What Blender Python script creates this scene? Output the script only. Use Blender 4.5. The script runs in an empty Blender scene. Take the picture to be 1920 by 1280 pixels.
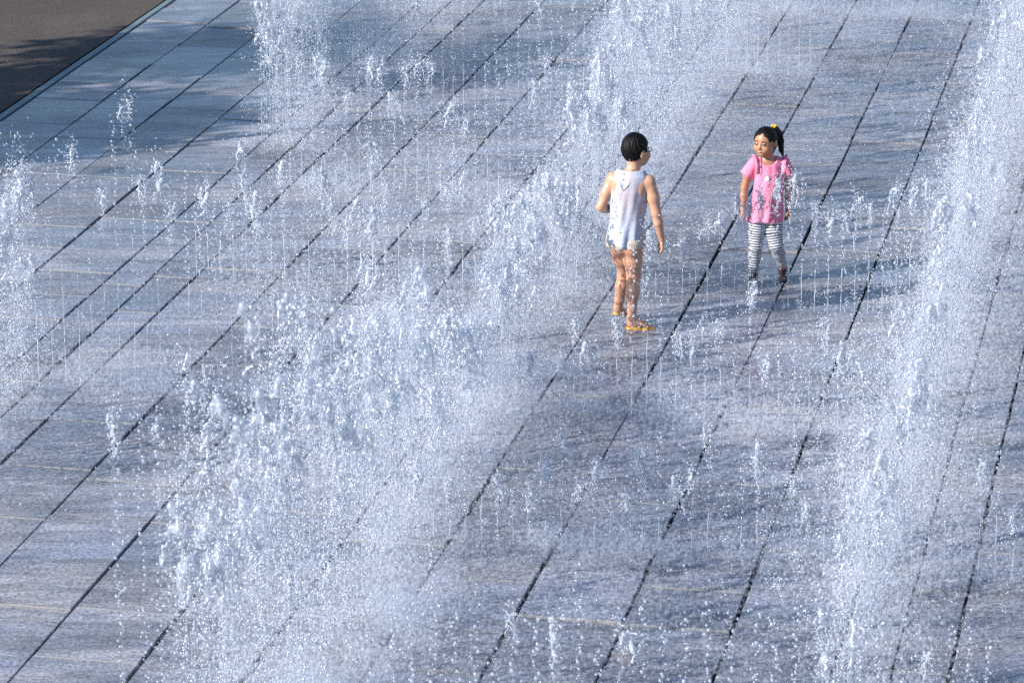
import bpy, math, random
import numpy as np
from mathutils import Vector, Matrix

random.seed(11)
rng = np.random.default_rng(11)
scene = bpy.context.scene
col = scene.collection

# ------------------------------------------------------------------ camera
PITCH = math.radians(16.964)
YAW = math.radians(11.471)            # the paving's run, measured from the view direction
CAM_H = 7.2
cam_d = bpy.data.cameras.new('camera')
cam = bpy.data.objects.new('camera', cam_d)
col.objects.link(cam)
cam.location = (0, 0, CAM_H)
cam.rotation_euler = (math.pi/2 - PITCH, 0, 0)
cam_d.sensor_width = 36
cam_d.lens = 127.24
cam_d.clip_end = 1500
cam_d.dof.use_dof = True
cam_d.dof.focus_distance = 25.2
cam_d.dof.aperture_fstop = 8.0
scene.camera = cam

# ------------------------------------------------------------------ light
SUN_EL = math.radians(27.0)
SUN_DIR = Vector((0.895, 0.445))        # where the shadows run on the ground
SUN_DIR.normalize()
world = bpy.data.worlds.new('World')
scene.world = world
world.use_nodes = True
wn = world.node_tree
wn.nodes.clear()
w_out = wn.nodes.new('ShaderNodeOutputWorld')
w_bg = wn.nodes.new('ShaderNodeBackground')
w_sky = wn.nodes.new('ShaderNodeTexSky')
w_sky.sky_type = 'NISHITA'
w_sky.sun_disc = False
w_sky.sun_elevation = SUN_EL
w_sky.sun_rotation = math.atan2(-SUN_DIR.x, -SUN_DIR.y)
w_sky.air_density = 1.0
w_sky.dust_density = 0.2
w_sky.ozone_density = 4.0
w_bg.inputs['Strength'].default_value = 0.095
wn.links.new(w_sky.outputs[0], w_bg.inputs[0])
wn.links.new(w_bg.outputs[0], w_out.inputs[0])
sun_d = bpy.data.lights.new('sun', 'SUN')
sun_d.energy = 5.0
sun_d.angle = math.radians(0.53)
sun_d.color = (1.0, 0.95, 0.88)
sun = bpy.data.objects.new('sun', sun_d)
col.objects.link(sun)
Ldir = Vector((SUN_DIR.x*math.cos(SUN_EL), SUN_DIR.y*math.cos(SUN_EL), -math.sin(SUN_EL)))
sun.rotation_euler = Ldir.to_track_quat('-Z', 'Y').to_euler()
sun.location = (-20, 0, 20)

scene.view_settings.view_transform = 'Standard'
scene.view_settings.look = 'None'
scene.view_settings.gamma = 1
scene.view_settings.exposure = 0.73
scene.view_settings.use_curve_mapping = False
scene.render.engine = 'CYCLES'
scene.cycles.max_bounces = 8
scene.cycles.transparent_max_bounces = 80
scene.cycles.use_denoising = False


# ------------------------------------------------------------------ helpers
CA, SA = math.cos(YAW), math.sin(YAW)


def W(u, v, z=0.0):
    """paving coordinates (u across the strips, v along them) to the world"""
    return Vector((u*CA + v*SA, -u*SA + v*CA, z))


def Wn(u, v):
    return u*CA + v*SA, -u*SA + v*CA


def tag(o, label=None, cat=None, group=None, kind=None):
    if label:
        o['label'] = label
    if cat:
        o['category'] = cat
    if group:
        o['group'] = group
    if kind:
        o['kind'] = kind
    return o


def link(name, data, parent=None, mat=None):
    o = bpy.data.objects.new(name, data)
    col.objects.link(o)
    if parent:
        o.parent = parent
    if mat and data is not None and len(data.materials) == 0:
        data.materials.append(mat)
    return o


def mesh_np(name, V, F, smooth=True):
    me = bpy.data.meshes.new(name)
    me.from_pydata(np.asarray(V, dtype=float).tolist(), [], [list(map(int, f)) for f in F])
    if smooth:
        me.polygons.foreach_set('use_smooth', [True]*len(me.polygons))
    me.update()
    return me


class NT:
    """small node-tree writer"""
    def __init__(self, name):
        self.m = bpy.data.materials.new(name)
        self.m.use_nodes = True
        self.t = self.m.node_tree
        self.t.nodes.clear()
        self.out = self.t.nodes.new('ShaderNodeOutputMaterial')

    def n(self, typ, inp=None, **kw):
        nd = self.t.nodes.new(typ)
        for k, v in kw.items():
            setattr(nd, k, v)
        if inp:
            for k, v in inp.items():
                if isinstance(v, bpy.types.NodeSocket):
                    self.t.links.new(v, nd.inputs[k])
                else:
                    nd.inputs[k].default_value = v
        return nd

    def math(self, op, a, b=0.0, clamp=False):
        nd = self.n('ShaderNodeMath', {0: a, 1: b}, operation=op)
        nd.use_clamp = clamp
        return nd.outputs[0]

    def mix(self, f, a, b):
        nd = self.t.nodes.new('ShaderNodeMix')
        nd.data_type = 'RGBA'
        for k, v in ((0, f), (6, a), (7, b)):
            if isinstance(v, bpy.types.NodeSocket):
                self.t.links.new(v, nd.inputs[k])
            else:
                nd.inputs[k].default_value = v if k == 0 else (*v, 1) if len(v) == 3 else v
        return nd.outputs[2]

    def ramp(self, f, stops):
        nd = self.n('ShaderNodeValToRGB', {0: f})
        el = nd.color_ramp.elements
        while len(el) < len(stops):
            el.new(0.5)
        for e, (p, c) in zip(el, stops):
            e.position = p
            e.color = (c, c, c, 1) if not hasattr(c, '__len__') else (*c, 1)
        return nd.outputs[0]

    def done(self, sh):
        self.t.links.new(sh, self.out.inputs['Surface'])
        return self.m


def plain(name, c, rough=0.6, spec=0.5, metal=0.0, var=0.0, scale=20.0, sss=0.0):
    t = NT(name)
    base = (*c, 1)
    if var > 0:
        tc = t.n('ShaderNodeTexCoord')
        nz = t.n('ShaderNodeTexNoise', {'Vector': tc.outputs['Object'], 'Scale': scale, 'Detail': 4.0})
        base = t.mix(nz.outputs[0], tuple(x*(1-var) for x in c), tuple(min(1, x*(1+var)) for x in c))
    b = t.n('ShaderNodeBsdfPrincipled', {'Base Color': base, 'Roughness': rough, 'Specular IOR Level': spec, 'Metallic': metal})
    if sss > 0:
        b.inputs['Subsurface Weight'].default_value = sss
        b.inputs['Subsurface Radius'].default_value = (0.012, 0.005, 0.003)
        b.inputs['Subsurface Scale'].default_value = 0.5
    return t.done(b.outputs[0])


# ------------------------------------------------------------------ materials
def stone_material():
    t = NT('wet_granite')
    geo = t.n('ShaderNodeNewGeometry')
    info = t.n('ShaderNodeObjectInfo')
    pos = geo.outputs['Position']
    tc = t.n('ShaderNodeTexCoord')
    fine = t.n('ShaderNodeTexNoise', {'Vector': pos, 'Scale': 44.0, 'Detail': 5.0, 'Roughness': 0.7})
    fsp = t.ramp(fine.outputs[0], [(0.38, 0.0), (0.62, 1.0)])
    mp = t.n('ShaderNodeMapping', {'Vector': pos, 'Rotation': (0, 0, math.radians(-22)), 'Scale': (0.8, 3.4, 1.0)})
    vein = t.n('ShaderNodeTexNoise', {'Vector': mp.outputs[0], 'Scale': 3.0, 'Detail': 6.0, 'Roughness': 0.62, 'Distortion': 0.7})
    mp2 = t.n('ShaderNodeMapping', {'Vector': pos, 'Rotation': (0, 0, math.radians(-14)), 'Scale': (0.6, 2.2, 1.0)})
    wet = t.n('ShaderNodeTexNoise', {'Vector': mp2.outputs[0], 'Scale': 0.75, 'Detail': 4.0, 'Roughness': 0.6, 'Distortion': 0.4})
    blot = t.n('ShaderNodeTexNoise', {'Vector': pos, 'Scale': 3.2, 'Detail': 5.0})
    wv = t.ramp(wet.outputs[0], [(0.38, 0.0), (0.62, 1.0)])
    dry = t.mix(fsp, (0.170, 0.174, 0.195), (0.480, 0.484, 0.515))
    damp = t.mix(fsp, (0.096, 0.113, 0.152), (0.340, 0.374, 0.450))
    c = t.mix(wv, dry, damp)
    vv = t.ramp(vein.outputs[0], [(0.34, 0.62), (0.60, 1.12)])
    c = t.n('ShaderNodeVectorMath', {0: c, 1: vv}, operation='MULTIPLY').outputs[0]
    tone = t.math('ADD', t.math('MULTIPLY', info.outputs['Random'], 0.42), 0.70)
    c = t.n('ShaderNodeVectorMath', {0: c, 'Scale': tone}, operation='SCALE').outputs[0]
    bl = t.ramp(blot.outputs[0], [(0.3, (0.92, 0.95, 1.04)), (0.7, (1.05, 1.0, 0.96))])
    c = t.n('ShaderNodeVectorMath', {0: c, 1: bl}, operation='MULTIPLY').outputs[0]
    pt = t.n('ShaderNodeTexNoise', {'Vector': mp2.outputs[0], 'Scale': 1.15, 'Detail': 5.0, 'Roughness': 0.55, 'W': 3.0}, noise_dimensions='4D')
    pv = t.ramp(pt.outputs[0], [(0.36, 0.66), (0.50, 1.0), (0.7, 1.08)])
    c = t.n('ShaderNodeVectorMath', {0: c, 1: pv}, operation='MULTIPLY').outputs[0]
    # a rust stain near the front edge
    st = W(-2.98, 17.63)
    dv = t.n('ShaderNodeVectorMath', {0: pos, 1: (st.x, st.y, 0)}, operation='SUBTRACT').outputs[0]
    dv = t.n('ShaderNodeVectorMath', {0: dv, 1: (7.0, 3.4, 1.0)}, operation='MULTIPLY').outputs[0]
    dl = t.n('ShaderNodeVectorMath', {0: dv}, operation='LENGTH').outputs['Value']
    dl = t.math('ADD', dl, t.math('MULTIPLY', blot.outputs[0], 0.8))
    sm = t.ramp(dl, [(0.45, 0.55), (1.0, 0.0)])
    c = t.mix(sm, c, (0.26, 0.15, 0.09))
    ro = t.math('ADD', t.math('MULTIPLY', wv, -0.16), t.math('ADD', t.math('MULTIPLY', fine.outputs[0], 0.22), 0.40))
    hgt = t.math('ADD', t.math('MULTIPLY', fine.outputs[0], 0.5), vein.outputs[0])
    bump = t.n('ShaderNodeBump', {'Height': hgt, 'Strength': 0.8, 'Distance': 0.008})
    b = t.n('ShaderNodeBsdfPrincipled', {'Base Color': c, 'Roughness': ro, 'Specular IOR Level': 0.5, 'Normal': bump.outputs[0],
                                         'Coat Weight': t.math('ADD', t.math('MULTIPLY', wv, 0.50), 0.38), 'Coat Roughness': 0.30, 'Coat Normal': bump.outputs[0], 'Coat IOR': 1.33})
    return t.done(b.outputs[0])


def asphalt_material():
    t = NT('brown_asphalt')
    geo = t.n('ShaderNodeNewGeometry')
    pos = geo.outputs['Position']
    fine = t.n('ShaderNodeTexNoise', {'Vector': pos, 'Scale': 60.0, 'Detail': 4.0, 'Roughness': 0.8})
    big = t.n('ShaderNodeTexNoise', {'Vector': pos, 'Scale': 0.9, 'Detail': 5.0, 'Roughness': 0.6})
    c = t.mix(t.ramp(fine.outputs[0], [(0.35, 0.0), (0.65, 1.0)]), (0.038, 0.032, 0.029), (0.150, 0.122, 0.106))
    g = t.ramp(big.outputs[0], [(0.3, 0.78), (0.7, 1.15)])
    c = t.n('ShaderNodeVectorMath', {0: c, 1: g}, operation='MULTIPLY').outputs[0]
    bump = t.n('ShaderNodeBump', {'Height': fine.outputs[0], 'Strength': 0.7, 'Distance': 0.006})
    b = t.n('ShaderNodeBsdfPrincipled', {'Base Color': c, 'Roughness': 0.85, 'Specular IOR Level': 0.25, 'Normal': bump.outputs[0]})
    return t.done(b.outputs[0])


def water_drop_material(name, colr, rough=0.18, trans=0.25, wgt=0.45):
    """clear water broken into drops: bright scatter, a sharp glint, and some see-through"""
    t = NT(name)
    d = t.n('ShaderNodeBsdfDiffuse', {'Color': (*colr, 1)})
    tl = t.n('ShaderNodeBsdfTranslucent', {'Color': (*colr, 1)})
    m1 = t.n('ShaderNodeMixShader', {0: 0.30, 1: d.outputs[0], 2: tl.outputs[0]})
    gl = t.n('ShaderNodeBsdfGlossy', {'Color': (0.95, 0.97, 1, 1), 'Roughness': rough})
    m2 = t.n('ShaderNodeMixShader', {0: wgt, 1: m1.outputs[0], 2: gl.outputs[0]})
    tr = t.n('ShaderNodeBsdfTransparent')
    m3 = t.n('ShaderNodeMixShader', {0: trans, 1: m2.outputs[0], 2: tr.outputs[0]})
    return t.done(m3.outputs[0])


def water_body_material(name, foam=0.42):
    """thick splashes: refracting water clouded by air bubbles"""
    t = NT(name)
    tc = t.n('ShaderNodeTexCoord')
    nz = t.n('ShaderNodeTexNoise', {'Vector': tc.outputs['Object'], 'Scale': 70.0, 'Detail': 3.0, 'Roughness': 0.7})
    bump = t.n('ShaderNodeBump', {'Height': nz.outputs[0], 'Strength': 0.6, 'Distance': 0.006})
    g = t.n('ShaderNodeBsdfPrincipled', {'Base Color': (0.93, 0.96, 1, 1), 'Roughness': 0.06, 'IOR': 1.33,
                                         'Transmission Weight': 1.0, 'Normal': bump.outputs[0]})
    d = t.n('ShaderNodeBsdfPrincipled', {'Base Color': (0.66, 0.72, 0.81, 1), 'Roughness': 0.25, 'Specular IOR Level': 0.8, 'Normal': bump.outputs[0]})
    f = t.ramp(nz.outputs[0], [(0.35, foam*0.45), (0.65, min(1.0, foam*1.7))])
    m = t.n('ShaderNodeMixShader', {0: f, 1: g.outputs[0], 2: d.outputs[0]})
    return t.done(m.outputs[0])


M_STONE = stone_material()
M_ASPH = asphalt_material()
M_SAWN_SUNLIT = plain('sunlit_sawn_edge', (0.27, 0.262, 0.258), 0.85, 0.3, var=0.15, scale=30)  # dry cut edge, with the sunlight on it put into the colour
M_BED = plain('dark_channel', (0.008, 0.009, 0.011), 0.9, 0.1)
M_EARTH = plain('pale_concrete', (0.24, 0.24, 0.25), 0.8, 0.3, var=0.2, scale=0.6)
M_STRIP = plain('verdigris_metal', (0.17, 0.235, 0.25), 0.5, 0.4, 0.1, var=0.25, scale=3.0)
M_DROP = water_drop_material('water_drops', (0.54, 0.60, 0.70), 0.26, 0.48, 0.30)
M_MIST = water_drop_material('fine_spray', (0.67, 0.72, 0.81), 0.5, 0.90, 0.0)
M_SPRAY = water_drop_material('spray_specks', (0.58, 0.65, 0.76), 0.4, 0.25, 0.10)
M_WATER = water_body_material('splashing_water', 0.36)
M_STREAM = water_drop_material('thin_stream', (0.70, 0.76, 0.86), 0.16, 0.34, 0.40)


# ------------------------------------------------------------------ ground and paving
def quad_sheet(name, pts, mat, kind='structure'):
    me = mesh_np(name, pts, [list(range(len(pts)))], smooth=False)
    o = link(name, me, None, mat)
    o['kind'] = kind
    return o


quad_sheet('ground', [(-500, -300, -0.16), (500, -300, -0.16), (500, 900, -0.16), (-500, 900, -0.16)], M_EARTH)
KERB_U = -10.29
b = [W(KERB_U - 0.05, 2, -0.055), W(2.2, 2, -0.055), W(2.2, 48, -0.055), W(KERB_U - 0.05, 48, -0.055)]
quad_sheet('drain_bed', b, M_BED)
quad_sheet('asphalt_path', [W(-60, 2, -0.012), W(KERB_U - 0.075, 2, -0.012), W(KERB_U - 0.075, 48, -0.012), W(-60, 48, -0.012)], M_ASPH)


def box_mesh(name, x0, x1, y0, y1, z0, z1, bev=0.004, tilt=(0, 0)):
    V = []
    for (z, i) in ((z0, 0), (z1 - bev, 0), (z1, bev)):
        for (sx, sy) in ((0, 0), (1, 0), (1, 1), (0, 1)):
            x = (x0 + i) if sx == 0 else (x1 - i)
            y = (y0 + i) if sy == 0 else (y1 - i)
            zz = z + (0 if z == z0 else tilt[0]*(sx - .5) + tilt[1]*(sy - .5))
            V.append((x, y, zz))
    F = [(8, 9, 10, 11)]
    for l in (0, 4):
        for k in range(4):
            a, b2 = l + k, l + (k + 1) % 4
            F.append((a, b2, b2 + 4, a + 4))
    return V, F


paving = link('stone_pavement', None)
paving.empty_display_size = 0.3
paving.rotation_euler = (0, 0, -YAW)
paving['kind'] = 'structure'

# u of the long open joints, as they run in the photograph
JOINTS = [-10.24, -9.62, -9.03, -8.44, -7.86, -7.565, -7.26, -6.67, -6.06, -5.46, -4.86, -4.26, -3.655, -3.06, -2.47, -1.87, -1.56, -1.26, -0.66, -0.06, 0.54, 1.14, 1.74]


def project(u, v, z=0.0):
    p = W(u, v, z)
    zz = p.z - CAM_H
    d = p.y*math.cos(PITCH) - zz*math.sin(PITCH)
    up = p.y*math.sin(PITCH) + zz*math.cos(PITCH)
    return 960 + 6786*p.x/d, 640 - 6786*up/d


slabs = []
FIXED = {(-7.26, -6.67): [23.94], (-6.67, -6.06): [18.89, 19.16, 21.06, 23.94], (-6.06, -5.46): [17.03, 18.89, 19.16, 21.03],
         (-4.26, -3.655): [18.62], (-3.655, -3.06): [18.11, 29.3, 31.62], (-3.06, -2.47): [18.11, 29.3, 31.1, 31.62],
         (-7.565, -7.26): [23.94, 24.19, 25.7], (-7.86, -7.565): [23.94, 25.7], (-2.47, -1.87): [29.3, 31.62]}
for i in range(len(JOINTS) - 1):
    u0, u1 = JOINTS[i], JOINTS[i + 1]
    v = 9.0 + random.random()*0.8
    cuts = [v]
    while v < 42:
        v += random.choice([0.6, 0.9, 0.9, 0.9, 1.2, 1.2, 1.5])
        cuts.append(v)
    for f in FIXED.get((u0, u1), []):
        cuts = [c for c in cuts if abs(c - f) > 0.42]
        cuts.append(f)
    cuts.sort()
    for c0, c1 in zip(cuts[:-1], cuts[1:]):
        slabs.append((u0, u1, c0, c1))


def in_view(s):
    xs = [project(a, b2) for a in s[:2] for b2 in s[2:]]
    x = [q[0] for q in xs]
    y = [q[1] for q in xs]
    return max(x) > -10 and min(x) < 1930 and max(y) > -6 and min(y) < 1286


def slab_geo(s):
    u0, u1, c0, c1 = s
    gl, gr = random.uniform(0.003, 0.013) + random.choice((0, 0, 0.004)), random.uniform(0.003, 0.013) + random.choice((0, 0, 0.004))
    gv0, gv1 = random.uniform(0.003, 0.007), random.uniform(0.003, 0.007)
    z = random.gauss(0, 0.0024)
    if random.random() < 0.12:
        z += random.uniform(0.002, 0.005)
    return box_mesh('slab', u0 + gl, u1 - gr, c0 + gv0, c1 - gv1, -0.05, z, 0.0035, (random.gauss(0, .0015), random.gauss(0, .0015)))


vis = [s for s in slabs if in_view(s)]
vis.sort(key=lambda s: (s[2] + s[3]))
hid = [s for s in slabs if not in_view(s)] + vis[300:]
vis = vis[:300]
for s in vis:
    V, F = slab_geo(s)
    me = mesh_np('slab', V, F, False)
    me.materials.append(M_STONE)
    me.materials.append(M_SAWN_SUNLIT)
    for k in (1, 3, 5, 7):
        me.polygons[k].material_index = 1  # only the cross-joint sides and bevels carry the painted sunlit tone
    link('slab', me, paving)
V, F = [], []
for s in hid:
    a, f = slab_geo(s)
    n = len(V)
    V += a
    F += [tuple(k + n for k in q) for q in f]
o = link('outer_slabs', mesh_np('outer_slabs', V, F, False), paving, M_STONE)
o['kind'] = 'stuff'
# metal edging strip between paving and asphalt
V, F = box_mesh('edging', KERB_U - 0.035, KERB_U + 0.03, 2, 48, -0.05, 0.004, 0.004)
strip = link('edging_strip', mesh_np('edging_strip', V, F, False), None, M_STRIP)
strip.rotation_euler = (0, 0, -YAW)
strip['kind'] = 'structure'


# ------------------------------------------------------------------ signed distance fields -> one smooth mesh
class Field:
    def __init__(self, lo, hi, h):
        self.h = h
        self.lo = np.array(lo, float)
        self.n = np.ceil((np.array(hi, float) - self.lo)/h).astype(int) + 1
        self.F = np.full(self.n, 1.0, np.float32)
        self.ax = [self.lo[i] + h*np.arange(self.n[i]) for i in range(3)]

    def block(self, lo, hi, m):
        sl, g = [], []
        for i in range(3):
            a = max(0, int((lo[i] - m - self.lo[i])/self.h))
            b2 = min(self.n[i], int((hi[i] + m - self.lo[i])/self.h) + 2)
            if b2 <= a:
                return None, None
            sl.append(slice(a, b2))
            shp = [1, 1, 1]
            shp[i] = -1
            g.append(self.ax[i][a:b2].reshape(shp).astype(np.float32))
        return tuple(sl), g

    def put(self, sl, d, k, op):
        a = self.F[sl]
        if op == 'add':
            if k > 0:
                t = np.maximum(k - np.abs(a - d), 0)/k
                self.F[sl] = np.minimum(a, d) - t*t*k*0.25
            else:
                self.F[sl] = np.minimum(a, d)
        else:
            d = -d
            if k > 0:
                t = np.maximum(k - np.abs(a - d), 0)/k
                self.F[sl] = np.maximum(a, d) + t*t*k*0.25
            else:
                self.F[sl] = np.maximum(a, d)

    def cap(self, a, b2, ra, rb=None, k=0.015, op='add'):
        rb = ra if rb is None else rb
        a, b2 = np.array(a, float), np.array(b2, float)
        r = max(ra, rb)
        sl, g = self.block(np.minimum(a, b2) - r, np.maximum(a, b2) + r, max(k, 4*self.h))
        if sl is None:
            return self
        ab = b2 - a
        L2 = max(float(ab @ ab), 1e-9)
        px, py, pz = g[0] - a[0], g[1] - a[1], g[2] - a[2]
        t = np.clip((px*ab[0] + py*ab[1] + pz*ab[2])/L2, 0, 1)
        d = np.sqrt((px - t*ab[0])**2 + (py - t*ab[1])**2 + (pz - t*ab[2])**2) - (ra + (rb - ra)*t)
        self.put(sl, d.astype(np.float32), k, op)
        return self

    def chain(self, pts, k=0.012, op='add'):
        for p, q in zip(pts[:-1], pts[1:]):
            self.cap(p[:3], q[:3], p[3], q[3], k, op)
        return self

    def ell(self, c, r, fx=None, k=0.015, op='add', up=None):
        """ellipsoid; fx = local x axis (horizontal) ; up = local z"""
        c = np.array(c, float)
        R = np.eye(3)
        if fx is not None:
            z = np.array(up if up is not None else (0, 0, 1), float)
            z /= np.linalg.norm(z)
            x = np.array(fx, float)
            x -= z*(x @ z)
            x /= np.linalg.norm(x)
            R = np.stack([x, np.cross(z, x), z])
        m = max(r)
        sl, g = self.block(c - m, c + m, max(k, 4*self.h))
        if sl is None:
            return self
        p = [g[i] - c[i] for i in range(3)]
        q = [R[i, 0]*p[0] + R[i, 1]*p[1] + R[i, 2]*p[2] for i in range(3)]
        k0 = np.sqrt(sum((q[i]/r[i])**2 for i in range(3)))
        k1 = np.sqrt(sum((q[i]/r[i]**2)**2 for i in range(3))) + 1e-6
        d = k0*(k0 - 1)/k1
        self.put(sl, d.astype(np.float32), k, op)
        return self

    def grid(self):
        return (self.ax[0].reshape(-1, 1, 1).astype(np.float32), self.ax[1].reshape(1, -1, 1).astype(np.float32),
                self.ax[2].reshape(1, 1, -1).astype(np.float32))

    def cut(self, d, k=0.0):
        """keep only where d < 0"""
        self.put((slice(None),)*3, -np.broadcast_to(d, self.F.shape).astype(np.float32), k, 'sub')
        return self

    def mesh(self):
        F = self.F
        F[0], F[-1] = np.maximum(F[0], 1e-3), np.maximum(F[-1], 1e-3)
        F[:, 0], F[:, -1] = np.maximum(F[:, 0], 1e-3), np.maximum(F[:, -1], 1e-3)
        F[:, :, 0], F[:, :, -1] = np.maximum(F[:, :, 0], 1e-3), np.maximum(F[:, :, -1], 1e-3)
        ins = F < 0
        cnt = np.zeros(tuple(self.n - 1), np.int8)
        offs = [(i, j, k) for i in (0, 1) for j in (0, 1) for k in (0, 1)]
        n = self.n - 1
        for o3 in offs:
            cnt += ins[o3[0]:o3[0] + n[0], o3[1]:o3[1] + n[1], o3[2]:o3[2] + n[2]]
        act = (cnt > 0) & (cnt < 8)
        I = np.argwhere(act)
        idx = np.full(act.shape, -1, np.int32)
        idx[act] = np.arange(len(I))
        c8 = {o3: F[I[:, 0] + o3[0], I[:, 1] + o3[1], I[:, 2] + o3[2]] for o3 in offs}
        S = np.zeros((len(I), 3))
        C = np.zeros(len(I))
        for o3 in offs:
            for ax in range(3):
                if o3[ax]:
                    continue
                p3 = list(o3)
                p3[ax] = 1
                p3 = tuple(p3)
                a, b2 = c8[o3], c8[p3]
                x = (a < 0) != (b2 < 0)
                t = np.where(x, a/np.where(x, a - b2, 1), 0)
                P = np.array(o3, float)[None].repeat(len(I), 0)
                P[:, ax] += t
                S += P*x[:, None]
                C += x
        V = self.lo + self.h*(I + S/C[:, None])
        quads = []
        for ax in range(3):
            b1, b2 = (ax + 1) % 3, (ax + 2) % 3
            A = np.moveaxis(ins, (ax, b1, b2), (0, 1, 2))
            X = np.moveaxis(idx, (ax, b1, b2), (0, 1, 2))
            ed = A[:-1] != A[1:]
            E = np.argwhere(ed[:, 1:-1, 1:-1]) + np.array([0, 1, 1])
            s = A[E[:, 0], E[:, 1], E[:, 2]]
            q = np.stack([X[E[:, 0], E[:, 1] - 1, E[:, 2] - 1], X[E[:, 0], E[:, 1], E[:, 2] - 1],
                          X[E[:, 0], E[:, 1], E[:, 2]], X[E[:, 0], E[:, 1] - 1, E[:, 2]]], 1)
            q[~s] = q[~s][:, ::-1]
            quads.append(q)
        Q = np.concatenate(quads)
        Q = Q[(Q >= 0).all(1)]
        return V, Q


def field_obj(name, fld, parent, mat, relax=1):
    V, Q = fld.mesh()
    for _ in range(relax):          # light smoothing over the quads
        acc = np.zeros_like(V)
        cn = np.zeros(len(V))
        for k in range(4):
            a, b2 = Q[:, k], Q[:, (k + 1) % 4]
            np.add.at(acc, a, V[b2])
            np.add.at(cn, a, 1)
            np.add.at(acc, b2, V[a])
            np.add.at(cn, b2, 1)
        V = V*0.45 + 0.55*acc/np.maximum(cn, 1)[:, None]
    return link(name, mesh_np(name, V, Q), parent, mat)


def tube(path, rad, n=6, closed=False):
    P = [Vector(p) for p in path]
    V, F = [], []
    m = len(P)
    for i, p in enumerate(P):
        a = P[(i - 1) % m] if (closed or i > 0) else p
        b2 = P[(i + 1) % m] if (closed or i < m - 1) else p
        d = (b2 - a).normalized()
        s = d.cross(Vector((0.13, 0.21, 1))).normalized()
        if s.length < .5:
            s = Vector((1, 0, 0))
        t = d.cross(s)
        r = rad[i] if hasattr(rad, '__len__') else rad
        for k in range(n):
            an = 2*math.pi*k/n
            V.append(p + s*(r*math.cos(an)) + t*(r*math.sin(an)))
    for i in range(m if closed else m - 1):
        for k in range(n):
            a, b2 = i*n + k, i*n + (k + 1) % n
            c, d = ((i + 1) % m)*n + (k + 1) % n, ((i + 1) % m)*n + k
            F.append((a, b2, c, d))
    if not closed:
        F.append(tuple(range(n))[::-1])
        F.append(tuple((m - 1)*n + k for k in range(n)))
    return V, F


def ball(name, c, r, parent, mat, seg=10, rings=6, fx=None):
    V, F = [], []
    R = Matrix.Identity(3)
    if fx is not None:
        x = Vector(fx).normalized()
        y = Vector((0, 0, 1)).cross(x).normalized()
        z = x.cross(y)
        R = Matrix((x, y, z)).transposed()
    for i in range(rings + 1):
        th = math.pi*i/rings
        for k in range(seg):
            ph = 2*math.pi*k/seg
            p = Vector((r[0]*math.sin(th)*math.cos(ph), r[1]*math.sin(th)*math.sin(ph), r[2]*math.cos(th)))
            V.append(R @ p + Vector(c))
    for i in range(rings):
        for k in range(seg):
            a, b2 = i*seg + k, i*seg + (k + 1) % seg
            F.append((a, a + seg, b2 + seg, b2))
    return link(name, mesh_np(name, V, F), parent, mat)


# ------------------------------------------------------------------ people
def hand(fl, wrist, d, palm_n, side, s=1.0, curl=0.5):
    """a relaxed child's hand hanging along d; palm_n points out of the palm, side towards the thumb"""
    w = Vector(wrist)
    d = Vector(d).normalized()
    nrm = Vector(palm_n)
    nrm = (nrm - d*nrm.dot(d)).normalized()
    sd = Vector(side)
    sd = (sd - d*sd.dot(d) - nrm*sd.dot(nrm)).normalized()
    L = 0.062*s
    for q in (-0.5, 0.0, 0.5):
        fl.cap(w, w + d*L + sd*(q*0.036*s), 0.016*s, 0.0115*s, 0.012)
    lens = [0.046, 0.054, 0.050, 0.038]
    for i in range(4):
        off = (0.5 - i/3.0)*0.052*s
        base = w + d*(L*0.95) + sd*off
        l = lens[i]*s
        d1 = (d*math.cos(curl*.6) + nrm*math.sin(curl*.6) + sd*(0.5 - i/3)*0.22).normalized()
        d2 = (d*math.cos(curl*1.5) + nrm*math.sin(curl*1.5)).normalized()
        m = base + d1*l*0.55
        e = m + d2*l*0.5
        fl.cap(w + d*L*.5 + sd*off*.8, base, 0.009*s, 0.0085*s, 0.005)
        fl.cap(base, m, 0.0085*s, 0.0078*s, 0.003)
        fl.cap(m, e, 0.0078*s, 0.0062*s, 0.003)
    tb = w + d*(L*0.25) + sd*0.016*s
    tm = tb + (d*0.75 + sd*0.6 + nrm*0.35).normalized()*0.036*s
    te = tm + (d*0.95 + sd*0.1 + nrm*0.4).normalized()*0.026*s
    fl.cap(tb, tm, 0.0125*s, 0.0095*s, 0.006)
    fl.cap(tm, te, 0.0095*s, 0.0072*s, 0.003)


def skin(name, c, red):
    t = NT(name)
    tc = t.n('ShaderNodeTexCoord')
    nz = t.n('ShaderNodeTexNoise', {'Vector': tc.outputs['Object'], 'Scale': 9.0, 'Detail': 4.0})
    f2 = t.n('ShaderNodeTexNoise', {'Vector': tc.outputs['Object'], 'Scale': 160.0, 'Detail': 2.0})
    cc = t.mix(t.ramp(nz.outputs[0], [(0.35, 0.0), (0.7, 1.0)]), c, red)
    bump = t.n('ShaderNodeBump', {'Height': f2.outputs[0], 'Strength': 0.12, 'Distance': 0.002})
    b = t.n('ShaderNodeBsdfPrincipled', {'Base Color': cc, 'Roughness': 0.38, 'Specular IOR Level': 0.5, 'Normal': bump.outputs[0],
                                         'Subsurface Weight': 0.12, 'Subsurface Radius': (0.012, 0.005, 0.003), 'Subsurface Scale': 0.5})
    return t.done(b.outputs[0])


M_SKIN_B = skin('fair_skin', (0.55, 0.31, 0.20), (0.52, 0.255, 0.165))
M_SKIN_G = skin('tan_skin', (0.42, 0.21, 0.115), (0.40, 0.175, 0.10))


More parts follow.
